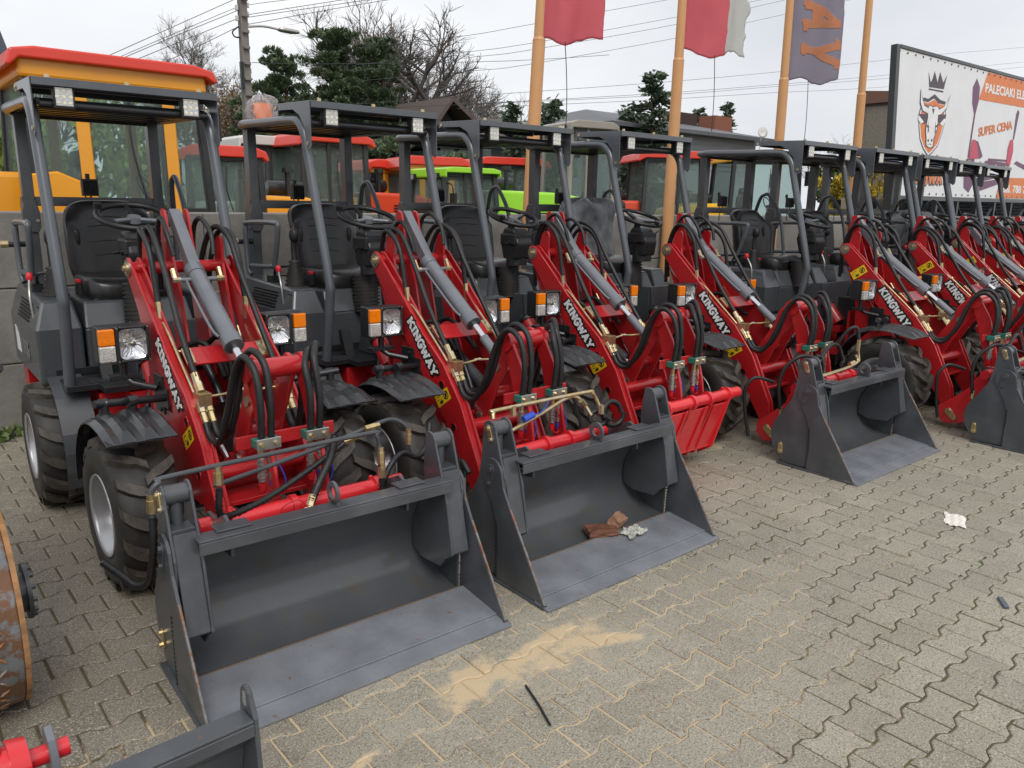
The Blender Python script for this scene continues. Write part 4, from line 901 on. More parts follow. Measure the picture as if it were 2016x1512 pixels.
    for k,(a,b) in enumerate(((0,1),(1,2),(2,3),(3,0))):
        A,B=P[a],P[b]; m=MB(); e=.5; A2,B2=(A[0]*.93,A[1]*.93),(B[0]*.93,B[1]*.93)
        n=Vector((B[1]-A[1],-(B[0]-A[0]),0)).normalized()*.006
        q=[Vector((A[0],A[1],zc+.04)),Vector((B[0],B[1],zc+.04)),Vector((B2[0],B2[1],zr-.16)),Vector((A2[0],A2[1],zr-.16))]
        m.add([p+n for p in q]+[p-n for p in q],[(0,1,2,3),(7,6,5,4),(0,4,5,1),(1,5,6,2),(2,6,7,3),(3,7,4,0)]); wo=m.build('window',TINT,root)
        g_=MB(); nn_=n*2.2
        for (a_,b_) in ((0,1),(1,2),(2,3),(3,0)):
            e0_,e1_=q[a_],q[b_]; cc=(q[0]+q[1]+q[2]+q[3])/4; i0,i1=e0_.lerp(cc,.07),e1_.lerp(cc,.07); g_.add([e0_+nn_,e1_+nn_,i1+nn_,i0+nn_,e0_-nn_,e1_-nn_,i1-nn_,i0-nn_],[(0,1,2,3),(7,6,5,4),(3,2,6,7)])
        mid=q[0].lerp(q[1],.62); md2=q[3].lerp(q[2],.62); 
        if k==0: g_.tube([mid+nn_*2,mid.lerp(md2,.5)+nn_*3+(q[0]-q[1]).normalized()*.12,mid.lerp(md2,.86)+nn_*2+(q[0]-q[1]).normalized()*.1],.008,n=5)
        g_.build1('window_seal',BLKM,wo)
    st=MB(); superell(st,(0.1*-s,0,1.3),.24,.24,.07,.5,.5); superell(st,(.3*s,0,1.62),.07,.24,.32,.5,.5); superell(st,(.3*s,0,2.0),.05,.14,.1,.6,.6); st.build('driver_seat',VIN,root)
    w_=MB(); w_.tube([(-s*.38+.08*math.cos(2*PI*k/12),.19*math.sin(2*PI*k/12),1.72+.16*math.cos(2*PI*k/12)*s) for k in range(12)],.014,n=6,res=2,closed=True).cyl((-s*.5,0,1.0),(-s*.38,0,1.7),.04); w_.build('steering_wheel',BLK,root)
    for yy in(-1,1):
        MB().tube([(-s*hw*.9,yy*hd*.95,zr-.25),(-s*hw*1.0,yy*(hd+.25),zr-.3),(-s*hw*1.0,yy*(hd+.28),zr-.45)],.012).box(-s*hw-.02,-s*hw+.02,yy*(hd+.28)-.08,yy*(hd+.28)+.08,zr-.75,zr-.42).build('mirror',BLK,root,bevel=.004)
        MB().use(0).box(-s*(hw+.02),-s*(hw+.08),yy*hd*.7-.07,yy*hd*.7+.07,zr-.2,zr-.1).use(1).box(-s*(hw+.081),-s*(hw+.086),yy*hd*.7-.055,yy*hd*.7+.055,zr-.19,zr-.11).build('work_light',[BLK,CLR],root)
    e=MB(); e.cyl((s*(hw+.45),-.2,hz-.05),(s*(hw+.45),-.2,hz+.35),.04).cyl((s*(hw+.45),-.2,hz+.35),(s*(hw+.45),-.2,hz+.42),.09).cyl((s*(hw+.2),.1,hz+.12),(s*(hw+.75),.1,hz+.12),.11,n=18); e.build('air_cleaner',BLKM,root,bevel=.008)
    for dx in(-hw-(hlen*.55 if s<0 else -.1),hw+(hlen*.55 if s>0 else -.1)):
        for yy in(-1,1):
            q=put('wheel',RIMM,root,(dx,yy*.85,.6),R(90) if yy<0 else R(-90)); q.scale=(1.8,1.8,1.8); put('tyre',TYRE,q)
            g=MB(); pr=[(dx+.72*math.cos(R(t)),.6+.70*math.sin(R(t))) for t in range(10,171,20)]; g.prism(pr+[(dx+(a-dx)*.96,.6+(b-.6)*.96) for a,b in pr[::-1]],yy*.62,yy*1.1,'y'); g.build('mudguard',body,root)
    return root
def mach(label,px,Y,roofpx,rz=0,**k):
    p=at(px,roofpx,Y); return machine(label,p.x,p.y,rz,p.z,**k)
m1=machine('big yellow wheel loader with red roof and yellow posts behind the wall at far left',2.25,9.35,0,2.965,body=YOR,roof=RRF,post=YOR,hdir=-1,hlen=3.2,w=1.66,d=1.4,hz=1.86,zc=1.45,over=.12,roofh=.08)
mach('small red-roofed machine with dark cab just right of the big yellow loader',428,12.2,290,rz=-10,body=YOR,roof=RRF,post=BLKM,hdir=1,hlen=1.2,hz=1.7,w=1.05,d=1.0,over=.1)
mach('machine with white rounded cab roof between two red-roofed machines',500,14.0,270,rz=0,body=WHP,roof=WHP,post=DKG,hdir=-1,hlen=1.0,hz=1.6,over=.05,w=.9,d=.9)
mach('orange-red machine with tinted windscreen, cab seen over the second loader',628,13.2,266,rz=0,body=ROR,roof=RRF,post=DKG,hdir=1,hlen=1.9,hz=1.80,w=1.25,d=1.2,over=.12)
mach('yellow machine with red roof and yellow posts, left of a twin',752,14.2,317,rz=0,body=YOR,roof=RRF,post=YOR,hdir=1,hlen=1.4,hz=1.75,w=1.2,d=1.1,over=.12)
mach('yellow machine with red roof and yellow posts, between its twin and the lime one',835,13.2,311,rz=-12,body=YOR,roof=RRF,post=YOR,hdir=-1,hlen=1.9,hz=1.72,w=1.25,d=1.1,over=.12)
lm=mach('bright lime green machine with low pale cab and black air cleaner',893,11.2,332,rz=-4,body=LIM,roof=LIM,post=DKG,hdir=1,hlen=2.6,hz=1.86,zc=1.5,over=.03,roofh=.06,w=1.05,d=1.1)
mach('red-roofed machine standing behind the lime green one',985,14.5,313,rz=-15,body=ROR,roof=RRF,post=DKG,hdir=1,hlen=1.2,hz=1.6)
mach('excavator with tall beige cab standing right of the lime green machine',1140,12.2,243,rz=-12,body=BEI,roof=BEI,post=BEI,hdir=1,hlen=1.2,hz=1.5,zc=1.2,cat='excavator',over=.05,roofh=.12,w=1.1,d=1.1)
mach('orange-red machine with red roof left of the wide gap in the row',1310,12.3,301,rz=-32,body=ROR,roof=RRF,post=DKG,hdir=-1,hlen=1.8,hz=1.75,w=1.4)
mach('lemon yellow machine with black cab and yellow roof right of the orange-red one',1490,11.0,303,rz=-34,body=YLW,roof=YLW,post=BLKM,hdir=-1,hlen=1.5,hz=1.72,over=.1,w=1.7)
# ------------------------------------------------------------------ flag poles and flags
POL=mat('orange_pole_paint',(.60,.31,.13),.45,0,.06,4)
def pole(label,top,bot,jy,Y,h=7.2):
    a=at(top[0],top[1],Y); b=at(bot[0],bot[1],Y); d=(a-b).normalized(); g=b-d*(b.z/d.z); j=at(top[0]+(bot[0]-top[0])*jy/ (bot[1]),jy,Y); j=g+d*((j.z)/d.z)
    root=empty('flag_pole',g); tag(root,label,'flag pole','orange flag poles along the wall'); e=g+d*(h/d.z)
    MB().cyl((0,0,0),j-g,.068,.062,n=20).cyl(j-g,j-g+d*.03,.064,.054,n=20).cyl((0,0,0),(0,0,.02),.13,n=20).build('pole_base',POL,root); MB().cyl(j-g+d*.03,e-g,.053,.042,n=18).build('pole_tube',POL,root)
    MB().cyl(e-g,e-g+d*.05,.055,.03,n=14).build('pole_cap',BLK,root)
    return g,d
G1=pole('orange flag pole left with the plain red flag',(1066,0),(1040,440),80,6.02)
G2=pole('orange flag pole carrying the torn red and white flag',(1344,0),(1312,480),120,6.0)
G3=pole('orange flag pole carrying the faded purple flag with orange letters',(1556,0),(1535,265),158,5.98)
G4=pole('orange flag pole rightmost, beside the billboard, its flag out of view',(1712,0),(1688,280),187,5.96)
def cloth(name,col):
    m=mat(name,col,.8,0,.1,3,.5,300,spec=.2); t=m.node_tree; tr=t.nodes.new('ShaderNodeBsdfTranslucent'); mx=t.nodes.new('ShaderNodeMixShader'); mx.inputs[0].default_value=.65
    tr.inputs[0].default_value=(*[min(1,c*1.15) for c in col],1); t.links.new(t.nodes['Principled BSDF'].outputs[0],mx.inputs[1]); t.links.new(tr.outputs[0],mx.inputs[2]); t.links.new(mx.outputs[0],t.nodes['Material Output'].inputs[0]); return m
FR=cloth('red_flag_cloth',(.78,.27,.31)); FW=cloth('white_flag_cloth',(.72,.72,.7)); FP=cloth('purple_flag_cloth',(.44,.41,.48)); FO=cloth('orange_flag_print',(.80,.46,.28))
def flag(label,G,Y,pl,pr,py_bot,mats,split,seed,ragged=.0,sag=.1,up=2.2,lets=None):
    rnd=random.Random(seed); a=at(pl[0],pl[1],Y); w=(at(pr,pl[1],Y)-at(pl[0],pl[1],Y)).x; zb=at(pl[0],py_bot,Y).z; z1=zb+up; nx,nz_=44,80
    def W(s,z):
        t=(z-zb); x=a.x+s*w*(1-.03*math.sin(t*2.1+seed))+(G[1].x/G[1].z)*(z-a.z)
        return Vector((x,Y-.05-.07*s*math.sin(s*7+t*1.6+seed)-.04*math.sin(s*13-t*2.3+seed*2)*s,z+.05*s*math.sin(t*3+seed)-sag*s*s))
    ph=[rnd.random()*6 for _ in range(6)]
    def bot(s): return .03*math.sin(s*9+ph[0])+ragged*(abs(math.sin(s*6+ph[1]))*.8+abs(math.sin(s*19+ph[2]))*.4)*s
    def right(t): return 1-ragged*.9*(abs(math.sin(t*4+ph[3]))*.6+abs(math.sin(t*11+ph[4]))*.4+abs(math.sin(t*27+ph[5]))*.15)
    vs=[];fs=[];mi=[]
    for j in range(nz_+1):
        for i in range(nx+1):
            t=j/nz_; s=i/nx*right(t*up); z=zb+bot(s)+(z1-zb-bot(s))*t; vs.append(W(s,z))
    m=MB()
    for j in range(nz_):
        for i in range(nx): fs.append((j*(nx+1)+i,j*(nx+1)+i+1,(j+1)*(nx+1)+i+1,(j+1)*(nx+1)+i)); mi.append(1 if i/nx>=split else 0)
    m.v=[tuple(p) for p in vs]; m.f=[list(f) for f in fs]; m.m=mi; m.sm=[True]*len(fs)
    o=m.build('flag',mats); s_=o.modifiers.new('thickness','SOLIDIFY'); s_.thickness=.003; tag(o,label,'flag','flags on the orange poles')
    if lets:
        L=MB(); Mx=Matrix(((0,-1,0,0),(-1,0,0,0),(0,0,1,0),(0,0,0,1)))
        for ch,zc_,hgt,x0 in lets:
            T=MB(); slab_text(T,ch,Matrix.Identity(4),1,.24,0,depth=.002,tier=.0006)
            bm=bmesh.new(); me=T.mesh('t',FO); bm.from_mesh(me); bmesh.ops.subdivide_edges(bm,edges=[e for e in bm.edges if e.calc_length()>.15],cuts=7,use_grid_fill=True)
            vs=[]; 
            for v in bm.verts:                       # letters turned a quarter, top of the letter to the right
                s=x0+v.co.y*hgt[0]; z=zb+zc_-v.co.x*hgt[1]; p=W(s,z); p.y-=.004+v.co.z; vs.append(p)
            L.add(vs,[tuple(q.index for q in f.verts) for f in bm.faces]); bm.free()
        L.build('flag_lettering',FO,o)
    # halyard cord hanging below the flag
    c0=W(.42,zb+.02); MB().tube([c0,c0+Vector((.03,0,-.25)),c0+Vector((.05,0,-.55)),c0+Vector((.045,0,-.85))],.0045,n=5).build('flag_cord',BLKD,o)
flag('plain faded red flag with a straight lower edge',G1,6.02,(1064,0),1176,84,[FR,FR],2,1,.03,-.03)
flag('torn flag, red beside the pole and white at its ragged outer edge',G2,6.0,(1345,0),1475,104,[FR,FW],.58,4,.08,-.12)
flag('faded purple grey flag with turned orange letters A and Y',G3,5.98,(1557,0),1662,160,[FP,FP],2,2,.05,-.02,lets=[('Y',.62,(.62,.40),.22),('A',1.06,(.62,.40),.22)])
# ------------------------------------------------------------------ billboard on black posts
TLc,BLc=Vector((16.1,7.48,4.69)),Vector((16.1,7.29,1.925)); TRc,BRc=Vector((25.6,7.48,4.86)),Vector((25.6,7.29,1.97))
bn=(TRc-TLc).cross(BLc-TLc).normalized(); bn=bn if bn.y<0 else -bn
def bb(zx,zy,off=.0,sc=4.2,ox=1620,oy=60):
    px,py=ox+zx/sc,oy+zy/sc; d=CF+CR*((px-W/2)/FPX)-CU*((py-H/2)/FPX); t=(TLc-CAM).dot(bn)/d.dot(bn); return CAM+d*t+bn*off
br=empty('billboard',(16.1,7.4,0)); tag(br,'large white advertising billboard with bull emblem on black posts behind the wall','billboard')
def bpart(name,m,mb):
    mb.v=[tuple(Vector(p)-Vector((16.1,7.4,0))) for p in mb.v]; return mb.build(name,m,br)
CNV=mat('billboard_canvas',(.74,.75,.76),.5,0,.05,2,.3,3); DPR=mat('dark_print',(.075,.055,.07),.5); OPR=mat('orange_print',(.70,.20,.055),.5); WPR=mat('white_print',(.78,.78,.78),.5); PPR=mat('purple_print',(.16,.07,.13),.5); KPR=mat('pink_print',(.55,.07,.12),.5)
def slabp(mb,a,b,c,d,t=.03):
    q=[a,b,c,d]; mb.add([p for p in q]+[p-bn*t for p in q],[(0,1,2,3),(7,6,5,4),(0,4,5,1),(1,5,6,2),(2,6,7,3),(3,7,4,0)]); return mb
nx,ny=60,12; m=MB(); vs=[]
for j in range(ny+1):
    for i in range(nx+1):
        a=TLc.lerp(TRc,i/nx); b=BLc.lerp(BRc,i/nx); p=a.lerp(b,j/ny); vs.append(p+bn*(-.003+.0025*math.sin(i*1.9+j*.25)*(1-j/ny)))
m.add(vs,[(j*(nx+1)+i,(j+1)*(nx+1)+i,(j+1)*(nx+1)+i+1,j*(nx+1)+i+1) for j in range(ny) for i in range(nx)],True); bpart('canvas',CNV,m)
def traced(name,m,polys,off):
    mb=MB()
    for k,p in enumerate(polys):
        n=len(p); q=[bb(x,y,off+.0003*k) for x,y in p]; q2=[v-bn*.0012 for v in q]
        ar=sum(p[i][0]*p[(i+1)%n][1]-p[(i+1)%n][0]*p[i][1] for i in range(n))
        f=tuple(range(n)); mb.add(q+q2,[f if ar<0 else f[::-1]])
    return bpart(name,m,mb)
SH=[(805,640),(790,700),(792,800),(800,900),(830,985),(868,1045),(905,1012),(950,955),(985,850),(1010,760),(1018,640),(930,590)]
c_=(902,800); sc_=lambda P,k:[(c_[0]+(x-c_[0])*k,c_[1]+(y-c_[1])*k) for x,y in P]
e1=traced('emblem',DPR,[[(875,340),(892,432),(908,400),(925,335),(943,405),(950,432),(958,395),(972,345),(988,405),(996,432),(1028,370),(1000,485),(880,468)],[(876,478),(997,500),(995,513),(876,490)],SH,
 [(830,580),(832,553),(872,565),(925,527),(972,575),(1017,590),(1010,614),(960,602),(920,560),(872,592)]],.001)
traced('emblem_white',WPR,[sc_(SH,.95)],0.0025)
traced('emblem_orange',OPR,[sc_(SH,.88),[(835,592),(872,602),(920,572),(965,612),(1008,620),(1000,646),(828,612)]],0.004)
traced('emblem_dark',DPR,[[(808,480),(800,600),(818,670),(868,695),(872,636),(838,612),(824,560)],[(1057,527),(1016,628),(945,650),(945,703),(985,695),(1022,650)],[(797,690),(865,690),(857,762),(828,775),(788,730)],[(942,700),(1018,695),(1006,768),(960,785)],[(862,640),(880,612),(905,630),(935,620),(960,640),(955,700),(952,745),(950,800),(930,865),(916,905),(912,965),(880,978),(845,955),(846,890),(842,830),(849,770),(860,720)]],0.006)
traced('emblem_face',WPR,[[(809,490),(806,600),(824,662),(866,686),(868,645),(835,622),(820,568)],[(1055,534),(1020,640),(975,692),(948,698),(948,660),(1002,632),(1032,590)],[(790,700),(832,758),(803,772),(783,730)],[(1016,738),(990,792),(962,772),(1000,728)],[(868,642),(880,620),(905,637),(935,627),(953,642),(949,690),(945,740),(943,798),(924,858),(909,898),(904,958),(880,970),(852,950),(853,890),(849,830),(856,770),(866,720)]],0.0095)
traced('emblem_eyes',DPR,[[(898,645),(920,650),(908,697)],[(853,778),(880,800),(858,804)],[(920,800),(946,770),(940,802)],[(858,905),(872,895),(872,920),(862,922)],[(888,905),(900,895),(902,915),(892,922)],[(850,945),(878,935),(902,950),(878,942)],[(866,740),(872,830),(862,850)],[(925,745),(928,840),(918,858)]],0.012)
traced('banner_stripe',OPR,[[(1367,345),(1290,570),(2400,772),(2500,640)],[(1470,1218),(1430,1385),(2500,1398),(2500,1232)]],0.001)
traced('pallet_truck_print',PPR,[[(1275,395),(1240,470),(1235,600),(1250,690),(1195,1050),(1208,1052),(1262,690),(1290,580),(1300,470)],[(1165,1100),(1190,1060),(1255,1040),(1245,1260),(1205,1340),(1165,1300)],[(1215,1230),(1415,1197),(1422,1222),(1260,1262)],[(1245,1262),(1485,1225),(1492,1255),(1300,1325),(1262,1320)],[(1335,1085),(1350,1075),(1520,1095),(1545,1125),(1350,1118)],[(1365,1057),(1525,1070),(1525,1085),(1370,1078)],[(1615,655),(1600,690),(1572,900),(1580,902),(1612,740),(1625,680)],[(1580,1100),(1600,1080),(1700,1130),(1700,1170)],[(1255,905),(1285,920),(1320,1040),(1300,1060),(1270,1050)]],0.001)
traced('pallet_truck_body_print',KPR,[[(1235,905),(1255,900),(1275,950),(1285,1060),(1208,1060)],[(1550,905),(1572,900),(1572,1000),(1545,1115),(1515,1100),(1530,970)],[(1283,1240),(1305,1100),(1300,1300),(1268,1300)]],0.006)
def btext(name,txt,a,b,h,mt,off,bold,sh=0,lift=0):
    A=bb(*a,off); B=bb(*b,off); up=(TLc-BLc).normalized(); xd=(B-A); L=xd.length; M=frame(A,xd,up); vs,fs=font_mesh(txt,Matrix.Identity(4),1,bold,.001,sh); mx_=max(v.x for v in vs); hh=(bb(a[0],a[1]-h)-bb(*a)).length/.72
    mb=MB(); mb.add([M@Vector((v.x*L/mx_,v.y*hh,v.z)) for v in vs],fs); return bpart(name,mt,mb)
btext('headline','PALECIAKI ELE',(1338,508),(1668,572),76,WPR,.005,.03)
btext('price_text','SUPER CENA',(1285,876),(1566,812),72,OPR,.003,.03)
btext('phone_text','tel. 788 7',(1488,1338),(1672,1348),62,WPR,.005,.028)
xx=675; A=bb(672,1262,.002); B=bb(1032,1270,.002); M=frame(A,B-A,(TLc-BLc).normalized()); kw=MB(); ww=slab_text(MB(),'KINGWAY',M,1,.2)
hh=(B-A).length/ww; kw.use(0); slab_text(kw,'KINGWAY',M,hh*1.0,.30,0,depth=.001,grow=.06,tier=.0001); kw.use(1); slab_text(kw,'KINGWAY',M,hh,.26,0,depth=.003,grow=-.01,tier=.0001); bpart('company_name',[DPR,OPR],kw)
fm=MB(); up=(TLc-BLc).normalized(); rt=(TRc-TLc).normalized()
slabp(fm,TLc-rt*.16+up*.06+bn*.02,TLc-rt*.02+up*.06+bn*.02,BLc-rt*.02-up*.06+bn*.02,BLc-rt*.16-up*.06+bn*.02,.12)
slabp(fm,TLc+up*.07+bn*.02,TRc+up*.07+bn*.02,TRc+up*.01+bn*.02,TLc+up*.01+bn*.02,.10); slabp(fm,BLc-up*.01+bn*.02,BRc-up*.01+bn*.02,BRc-up*.09+bn*.02,BLc-up*.09+bn*.02,.10); slabp(fm,TRc+rt*.01+up*.05,TRc+rt*.1+up*.05,BRc+rt*.1-up*.05,BRc+rt*.01-up*.05,.1)
bpart('frame',BLKM,fm)
q=MB()
for k in range(9):
    x=16.2+k*1.15; q.box(x-.05,x+.05,7.36,7.46,0,1.86); 
    if k%2 and k<8: q.tube([(x,7.41,1.84),(x+1.1,7.41,.9)],.03,spline=False,n=6).tube([(x+.1,7.41,1.84),(x-1.0,7.41,.9)],.03,spline=False,n=6)
bpart('support_post',BLKM,q)
q=MB()
for k in range(28):
    t=k/27; p=TLc.lerp(TRc,t)-up*.05; q.cyl(p+bn*.0,p+bn*.012,.02,n=8); p=BLc.lerp(BRc,t)+up*.05; q.cyl(p,p+bn*.012,.02,n=8)
bpart('eyelet',DPR,q)
# ------------------------------------------------------------------ corrugated fence and block plinth under the billboard
CORR=mat('corrugated_dark_sheet',(.055,.065,.078),.4,.3,.1,3)
n=44; pr=[]; 
for k in range(n+1): pr.append((8.05+(.03 if k%2 else -.03),.15+1.78*k/n))
MB().prism(pr+[(a+.01,b) for a,b in pr[::-1]],17.9,30,'x').build('corrugated_fence',CORR); tag(bpy.data.objects['corrugated_fence'],'dark blue grey corrugated sheet fence under the billboard','fence')
BLOCKM=mat('beige_masonry',(.34,.29,.21),.9,0,.2,4,.6,30)
m=MB()
for j in range(7):
    for i in range(6): x=16.6+i*.42+(j%2)*.2; m.box(x,x+.41,8.35,8.6,.2+j*.24,.43+j*.24)
m.build('masonry_pier',BLOCKM,None,bevel=.006); tag(bpy.data.objects['masonry_pier'],'short beige block pier below the left end of the billboard','masonry pier')
# ------------------------------------------------------------------ buildings
def bobj(name,mb,mt,root,**k):
    o=Vector(root.location); mb.v=[tuple(Vector(p)-o) for p in mb.v]; return mb.build(name,mt,root,**k)
PEB=mat('pebbledash',(.20,.18,.145),.95,0,.35,14,1,45); BRW=mat('brown_wood',(.045,.022,.018),.6); RST=mat('brown_roof_sheet',(.16,.075,.05),.6)
a=at(1692,300,20); cb=empty('concrete_outbuilding',(a.x,15,0)); tag(cb,'pebbledash panel outbuilding with brown frame left of the billboard','building')
zt=at(1692,203,20).z
bobj('wall',MB().box(a.x,a.x+10,15,20,0,zt),PEB,cb); f=MB()
for z in(zt*.3,zt*.66,zt-.12): f.box(a.x-.05,a.x-.002,15,20,z,z+.1)
for k in range(4): f.box(a.x-.06,a.x-.051,15+k*1.66-.04,15+k*1.66+.08,0,zt)
bobj('panel_frame',f,BRW,cb); bobj('roof',MB().prism([(14.7,zt),(20.3,zt),(20.3,zt+.65),(14.7,zt+.12)],a.x-.15,a.x+10.2,'x'),RST,cb)
TIL=mat('brown_roof_tile',(.10,.075,.065),.7,0,.15,8,.8,6); DWD=mat('dark_wood_cladding',(.018,.018,.02),.7,0,.2,9); GRW=mat('grey_green_render',(.11,.14,.125),.8)
ap=at(887,200,27); el=at(846,262,27); er=at(950,262,27); he=empty('gabled_house',(el.x,27,0)); tag(he,'dark timber house with brown tiled gable roof beyond the machines','building')
bobj('wall',MB().box(el.x+.5,er.x-.3,27.6,38,0,el.z-.6),GRW,he)
bobj('gable',MB().prism([(el.x+.4,el.z-.5),(er.x-.2,el.z-.5),(ap.x,ap.z-.15)],27.5,37.9,'y'),DWD,he)
m=MB(); rl=at(1120,212,30)
for sx_,e_ in((-1,el),(1,er)):
    o_=[(e_.x,e_.z),(ap.x,ap.z),(ap.x,ap.z+.2),(e_.x+sx_*.15,e_.z+.12)]; m.prism(o_,26.8,38.5,'y')
bobj('roof',m,TIL,he)
m=MB(); m.prism([(27.8,er.z-.3),(31.5,ap.z+.1),(35.2,er.z-.3)],er.x-1.6,er.x+7.5,'x'); bobj('roof',m,TIL,he)
bobj('wall',MB().box(er.x-1,er.x+7.2,28.4,34.6,0,er.z-.3),GRW,he)
m=MB(); m.box(el.x+.2,er.x,26.6,27.6,2.2,2.45).box(el.x+.2,er.x,26.6,26.66,2.45,3.2); bobj('balcony',m,DWD,he)
wm=MB()
for k in range(3): wm.box(el.x+.9+k*1.0,el.x+1.6+k*1.0,27.52,27.59,2.6,3.9)
bobj('window',wm,TINT,he)
GSD=mat('grey_siding',(.30,.31,.33),.6,0,.06,2); GRF=mat('grey_roof_sheet',(.10,.105,.115),.5,0,.1,3); BRK=mat('brick',(.24,.09,.055),.9,0,.3,20,.8,30)
wl_=at(1325,275,23); wr_=at(1500,275,23); eh=at(1400,262,23); fh=empty('grey_house',(wl_.x-3,23,0)); tag(fh,'low grey house with shallow grey roof and brick chimney','building')
m=MB(); x0,x1=wl_.x-4,wr_.x-.5; m.box(x0,x1,23,33,0,eh.z-.1)
for k in range(7): m.box(x0-.02,x1+.02,22.97,23,eh.z-.35-k*.22,eh.z-.34-k*.22)
bobj('wall',m,GSD,fh)
m=MB(); z=eh.z-.05; rz_=at(1340,238,26).z
m.add([(x0-.7,22.3,z),(x1+.7,22.3,z),(x1+.7,33.7,z),(x0-.7,33.7,z),(x0+3.5,28,rz_+.3),(x1-4.5,28,rz_+.3),(x0-.7,22.3,z-.16),(x1+.7,22.3,z-.16),(x1+.7,33.7,z-.16),(x0-.7,33.7,z-.16)],[(0,1,5,4),(1,2,5),(2,3,4,5),(3,0,4),(6,7,1,0),(7,8,2,1),(8,9,3,2),(9,6,0,3),(9,8,7,6)])
rf=bobj('roof',m,GRF,fh)
c=at(1412,240,26); bobj('chimney',MB().box(c.x-.75,c.x+.75,25.6,26.6,z,c.z+.25),BRK,fh); c=at(1348,225,26); bobj('roof_vent',MB().box(c.x-.8,c.x+.8,25.8,26.8,z,c.z+.05),BRW,fh)
c=at(1500,262,20); dd=MB(); dd.lathe([(0,.02),(.12,.03),(.22,.08),(.225,.085),(.12,.04),(0,.03)],(0,0,0),(-.5,-.8,.2),20).cyl((0,0,0),(0,.1,-1.2),.02)
dd.v=[(p[0]+c.x,p[1]+c.y,p[2]+c.z) for p in dd.v]; dd.build('satellite_dish',WHP); tag(bpy.data.objects['satellite_dish'],'small round white satellite dish on a thin mast beside the grey house','satellite dish')
SLT=mat('slate_blue_roof',(.07,.085,.12),.5); a=at(0,68,18); b=at(27,150,18)
lr=empty('blue_roofed_house',(a.x-4,18,0)); tag(lr,'steep slate blue roof slope cut off by the left edge','building')
bobj('roof',MB().prism([(a.x-3,b.z-1.0),(b.x+.35,b.z-1.0),(a.x,a.z+.1),(a.x-3,a.z+5)],18,26,'y'),SLT,lr); bobj('wall',MB().box(a.x-3,b.x+.1,18.3,25.7,0,b.z-1.0),GSD,lr)
# ------------------------------------------------------------------ utility pole, lamp and wires
UPC=mat('weathered_pole_concrete',(.20,.185,.165),.85,0,.2,5,.4,30)
p1=at(476,0,22); p2=at(487,205,22); d=(p1-p2).normalized(); g=p2-d*(p2.z/d.z); up_=empty('utility_pole',g); tag(up_,'tall weathered concrete utility pole with street lamp arm','utility pole')
m=MB(); topv=(p1-g)+d*1.2
m.cyl((0,0,0),topv,.19,.13,n=4,smooth=False)
for k in range(14): q=topv*(.25+.05*k); m.box(q.x-.09,q.x+.09,q.y-.2,q.y-.14,q.z-.04,q.z+.04)
m.build('pole_shaft',UPC,up_,bevel=.01)
m=MB(); a=at(482,53,22)-g; b=at(556,60,22)-g; m.tube([a,a.lerp(b,.5)+Vector((0,0,.06)),b],.03,n=8); m.build('lamp_arm',STL,up_)
c=at(580,62,22)-g; m=MB(); superell(m,(b.lerp(c,.5).x,b.y,b.lerp(c,.5).z),.32,.14,.055,.6,.7); m.build('lamp_head',STL,up_)
m=MB()
for px,py in((483,10),(483,28),(483,50),(468,15),(469,36),(483,122),(488,140),(474,150)):
    q=at(px+4 if px>480 else px-2,py,22)-g; m.cyl(q+Vector((0,0,-.06)),q+Vector((0,0,.06)),.05,n=8)
m.build('insulator',WHP,up_)
m=MB(); q=at(474,150,22)-g; m.box(q.x-.06,q.x+.02,q.y-.2,q.y-.1,q.z-.35,q.z+.35).tube([at(470,52,22)-g,at(458,62,22)-g,at(462,72,22)-g,at(474,74,22)-g],.02); m.build('junction_box',BLK,up_)
WIR=mat('wire_grey',(.05,.05,.055),.5)
WL=[[(488,10),(562,0),(900,-40)],[(488,29),(672,0),(1000,-50)],[(488,34),(723,0),(1050,-45)],[(488,48),(761,0),(1100,-50)],[(470,-5),(222,106),(60,180)],[(462,16),(243,109),(80,185)],[(467,21),(250,111),(90,187)],[(469,36),(274,115),(100,190)],[(470,52),(323,123),(120,210)],
 [(496,123),(640,126),(1000,120),(1200,108)],[(700,95),(919,70),(1040,49),(1312,0),(1500,-35)],[(700,128),(913,103),(1040,86),(1330,34),(1496,0),(1600,-22)],[(700,140),(935,112),(1040,99),(1326,49),(1545,0),(1640,-22)],[(700,160),(935,139),(1040,127),(1330,75),(1545,28),(1740,-15)],
 [(700,205),(1000,184),(1326,160),(1536,141),(1700,123),(1849,107),(2016,93),(2200,74)],[(700,215),(1000,202),(1312,187),(1531,170),(1700,158),(1960,137),(2016,132),(2200,116)],[(900,206),(1312,183),(1531,166),(1700,152),(2016,122),(2200,104)],[(900,214),(1300,196),(1531,182),(1700,174),(2016,152),(2200,140)]]
for k,w_ in enumerate(WL):
    Y=22 if k<10 else 24+(k%3)*.4; m=MB(); P=[at(x,y,Y) for x,y in w_]; o=P[0]; m.tube([p-o for p in P],.0085 if k not in(0,5) else .007,n=5,res=4)
    ob=m.build('power_line',WIR,None,loc=o); tag(ob,(('highest wire leaving the utility pole to the right','second highest wire leaving the utility pole to the right','third wire leaving the utility pole to the right','lowest wire leaving the utility pole to the right above the lamp','highest wire leaving the utility pole to the left','second wire leaving the utility pole to the left','third wire leaving the utility pole to the left','fourth wire leaving the utility pole to the left','lowest wire leaving the utility pole to the left','nearly level wire passing behind the pine tops'))[k] if k<10 else ('topmost wire between the first two flags','thick wire behind the bottoms of the first two flags','thin wire just below the thick flag wire','thin wire crossing below the red and white flag','wire passing below the purple flag to the billboard top','lowest wire between flag poles and billboard','thin wire between the two lowest flag pole wires','thin wire just below the lowest flag pole wire')[k-10],'power line','power lines across the sky')
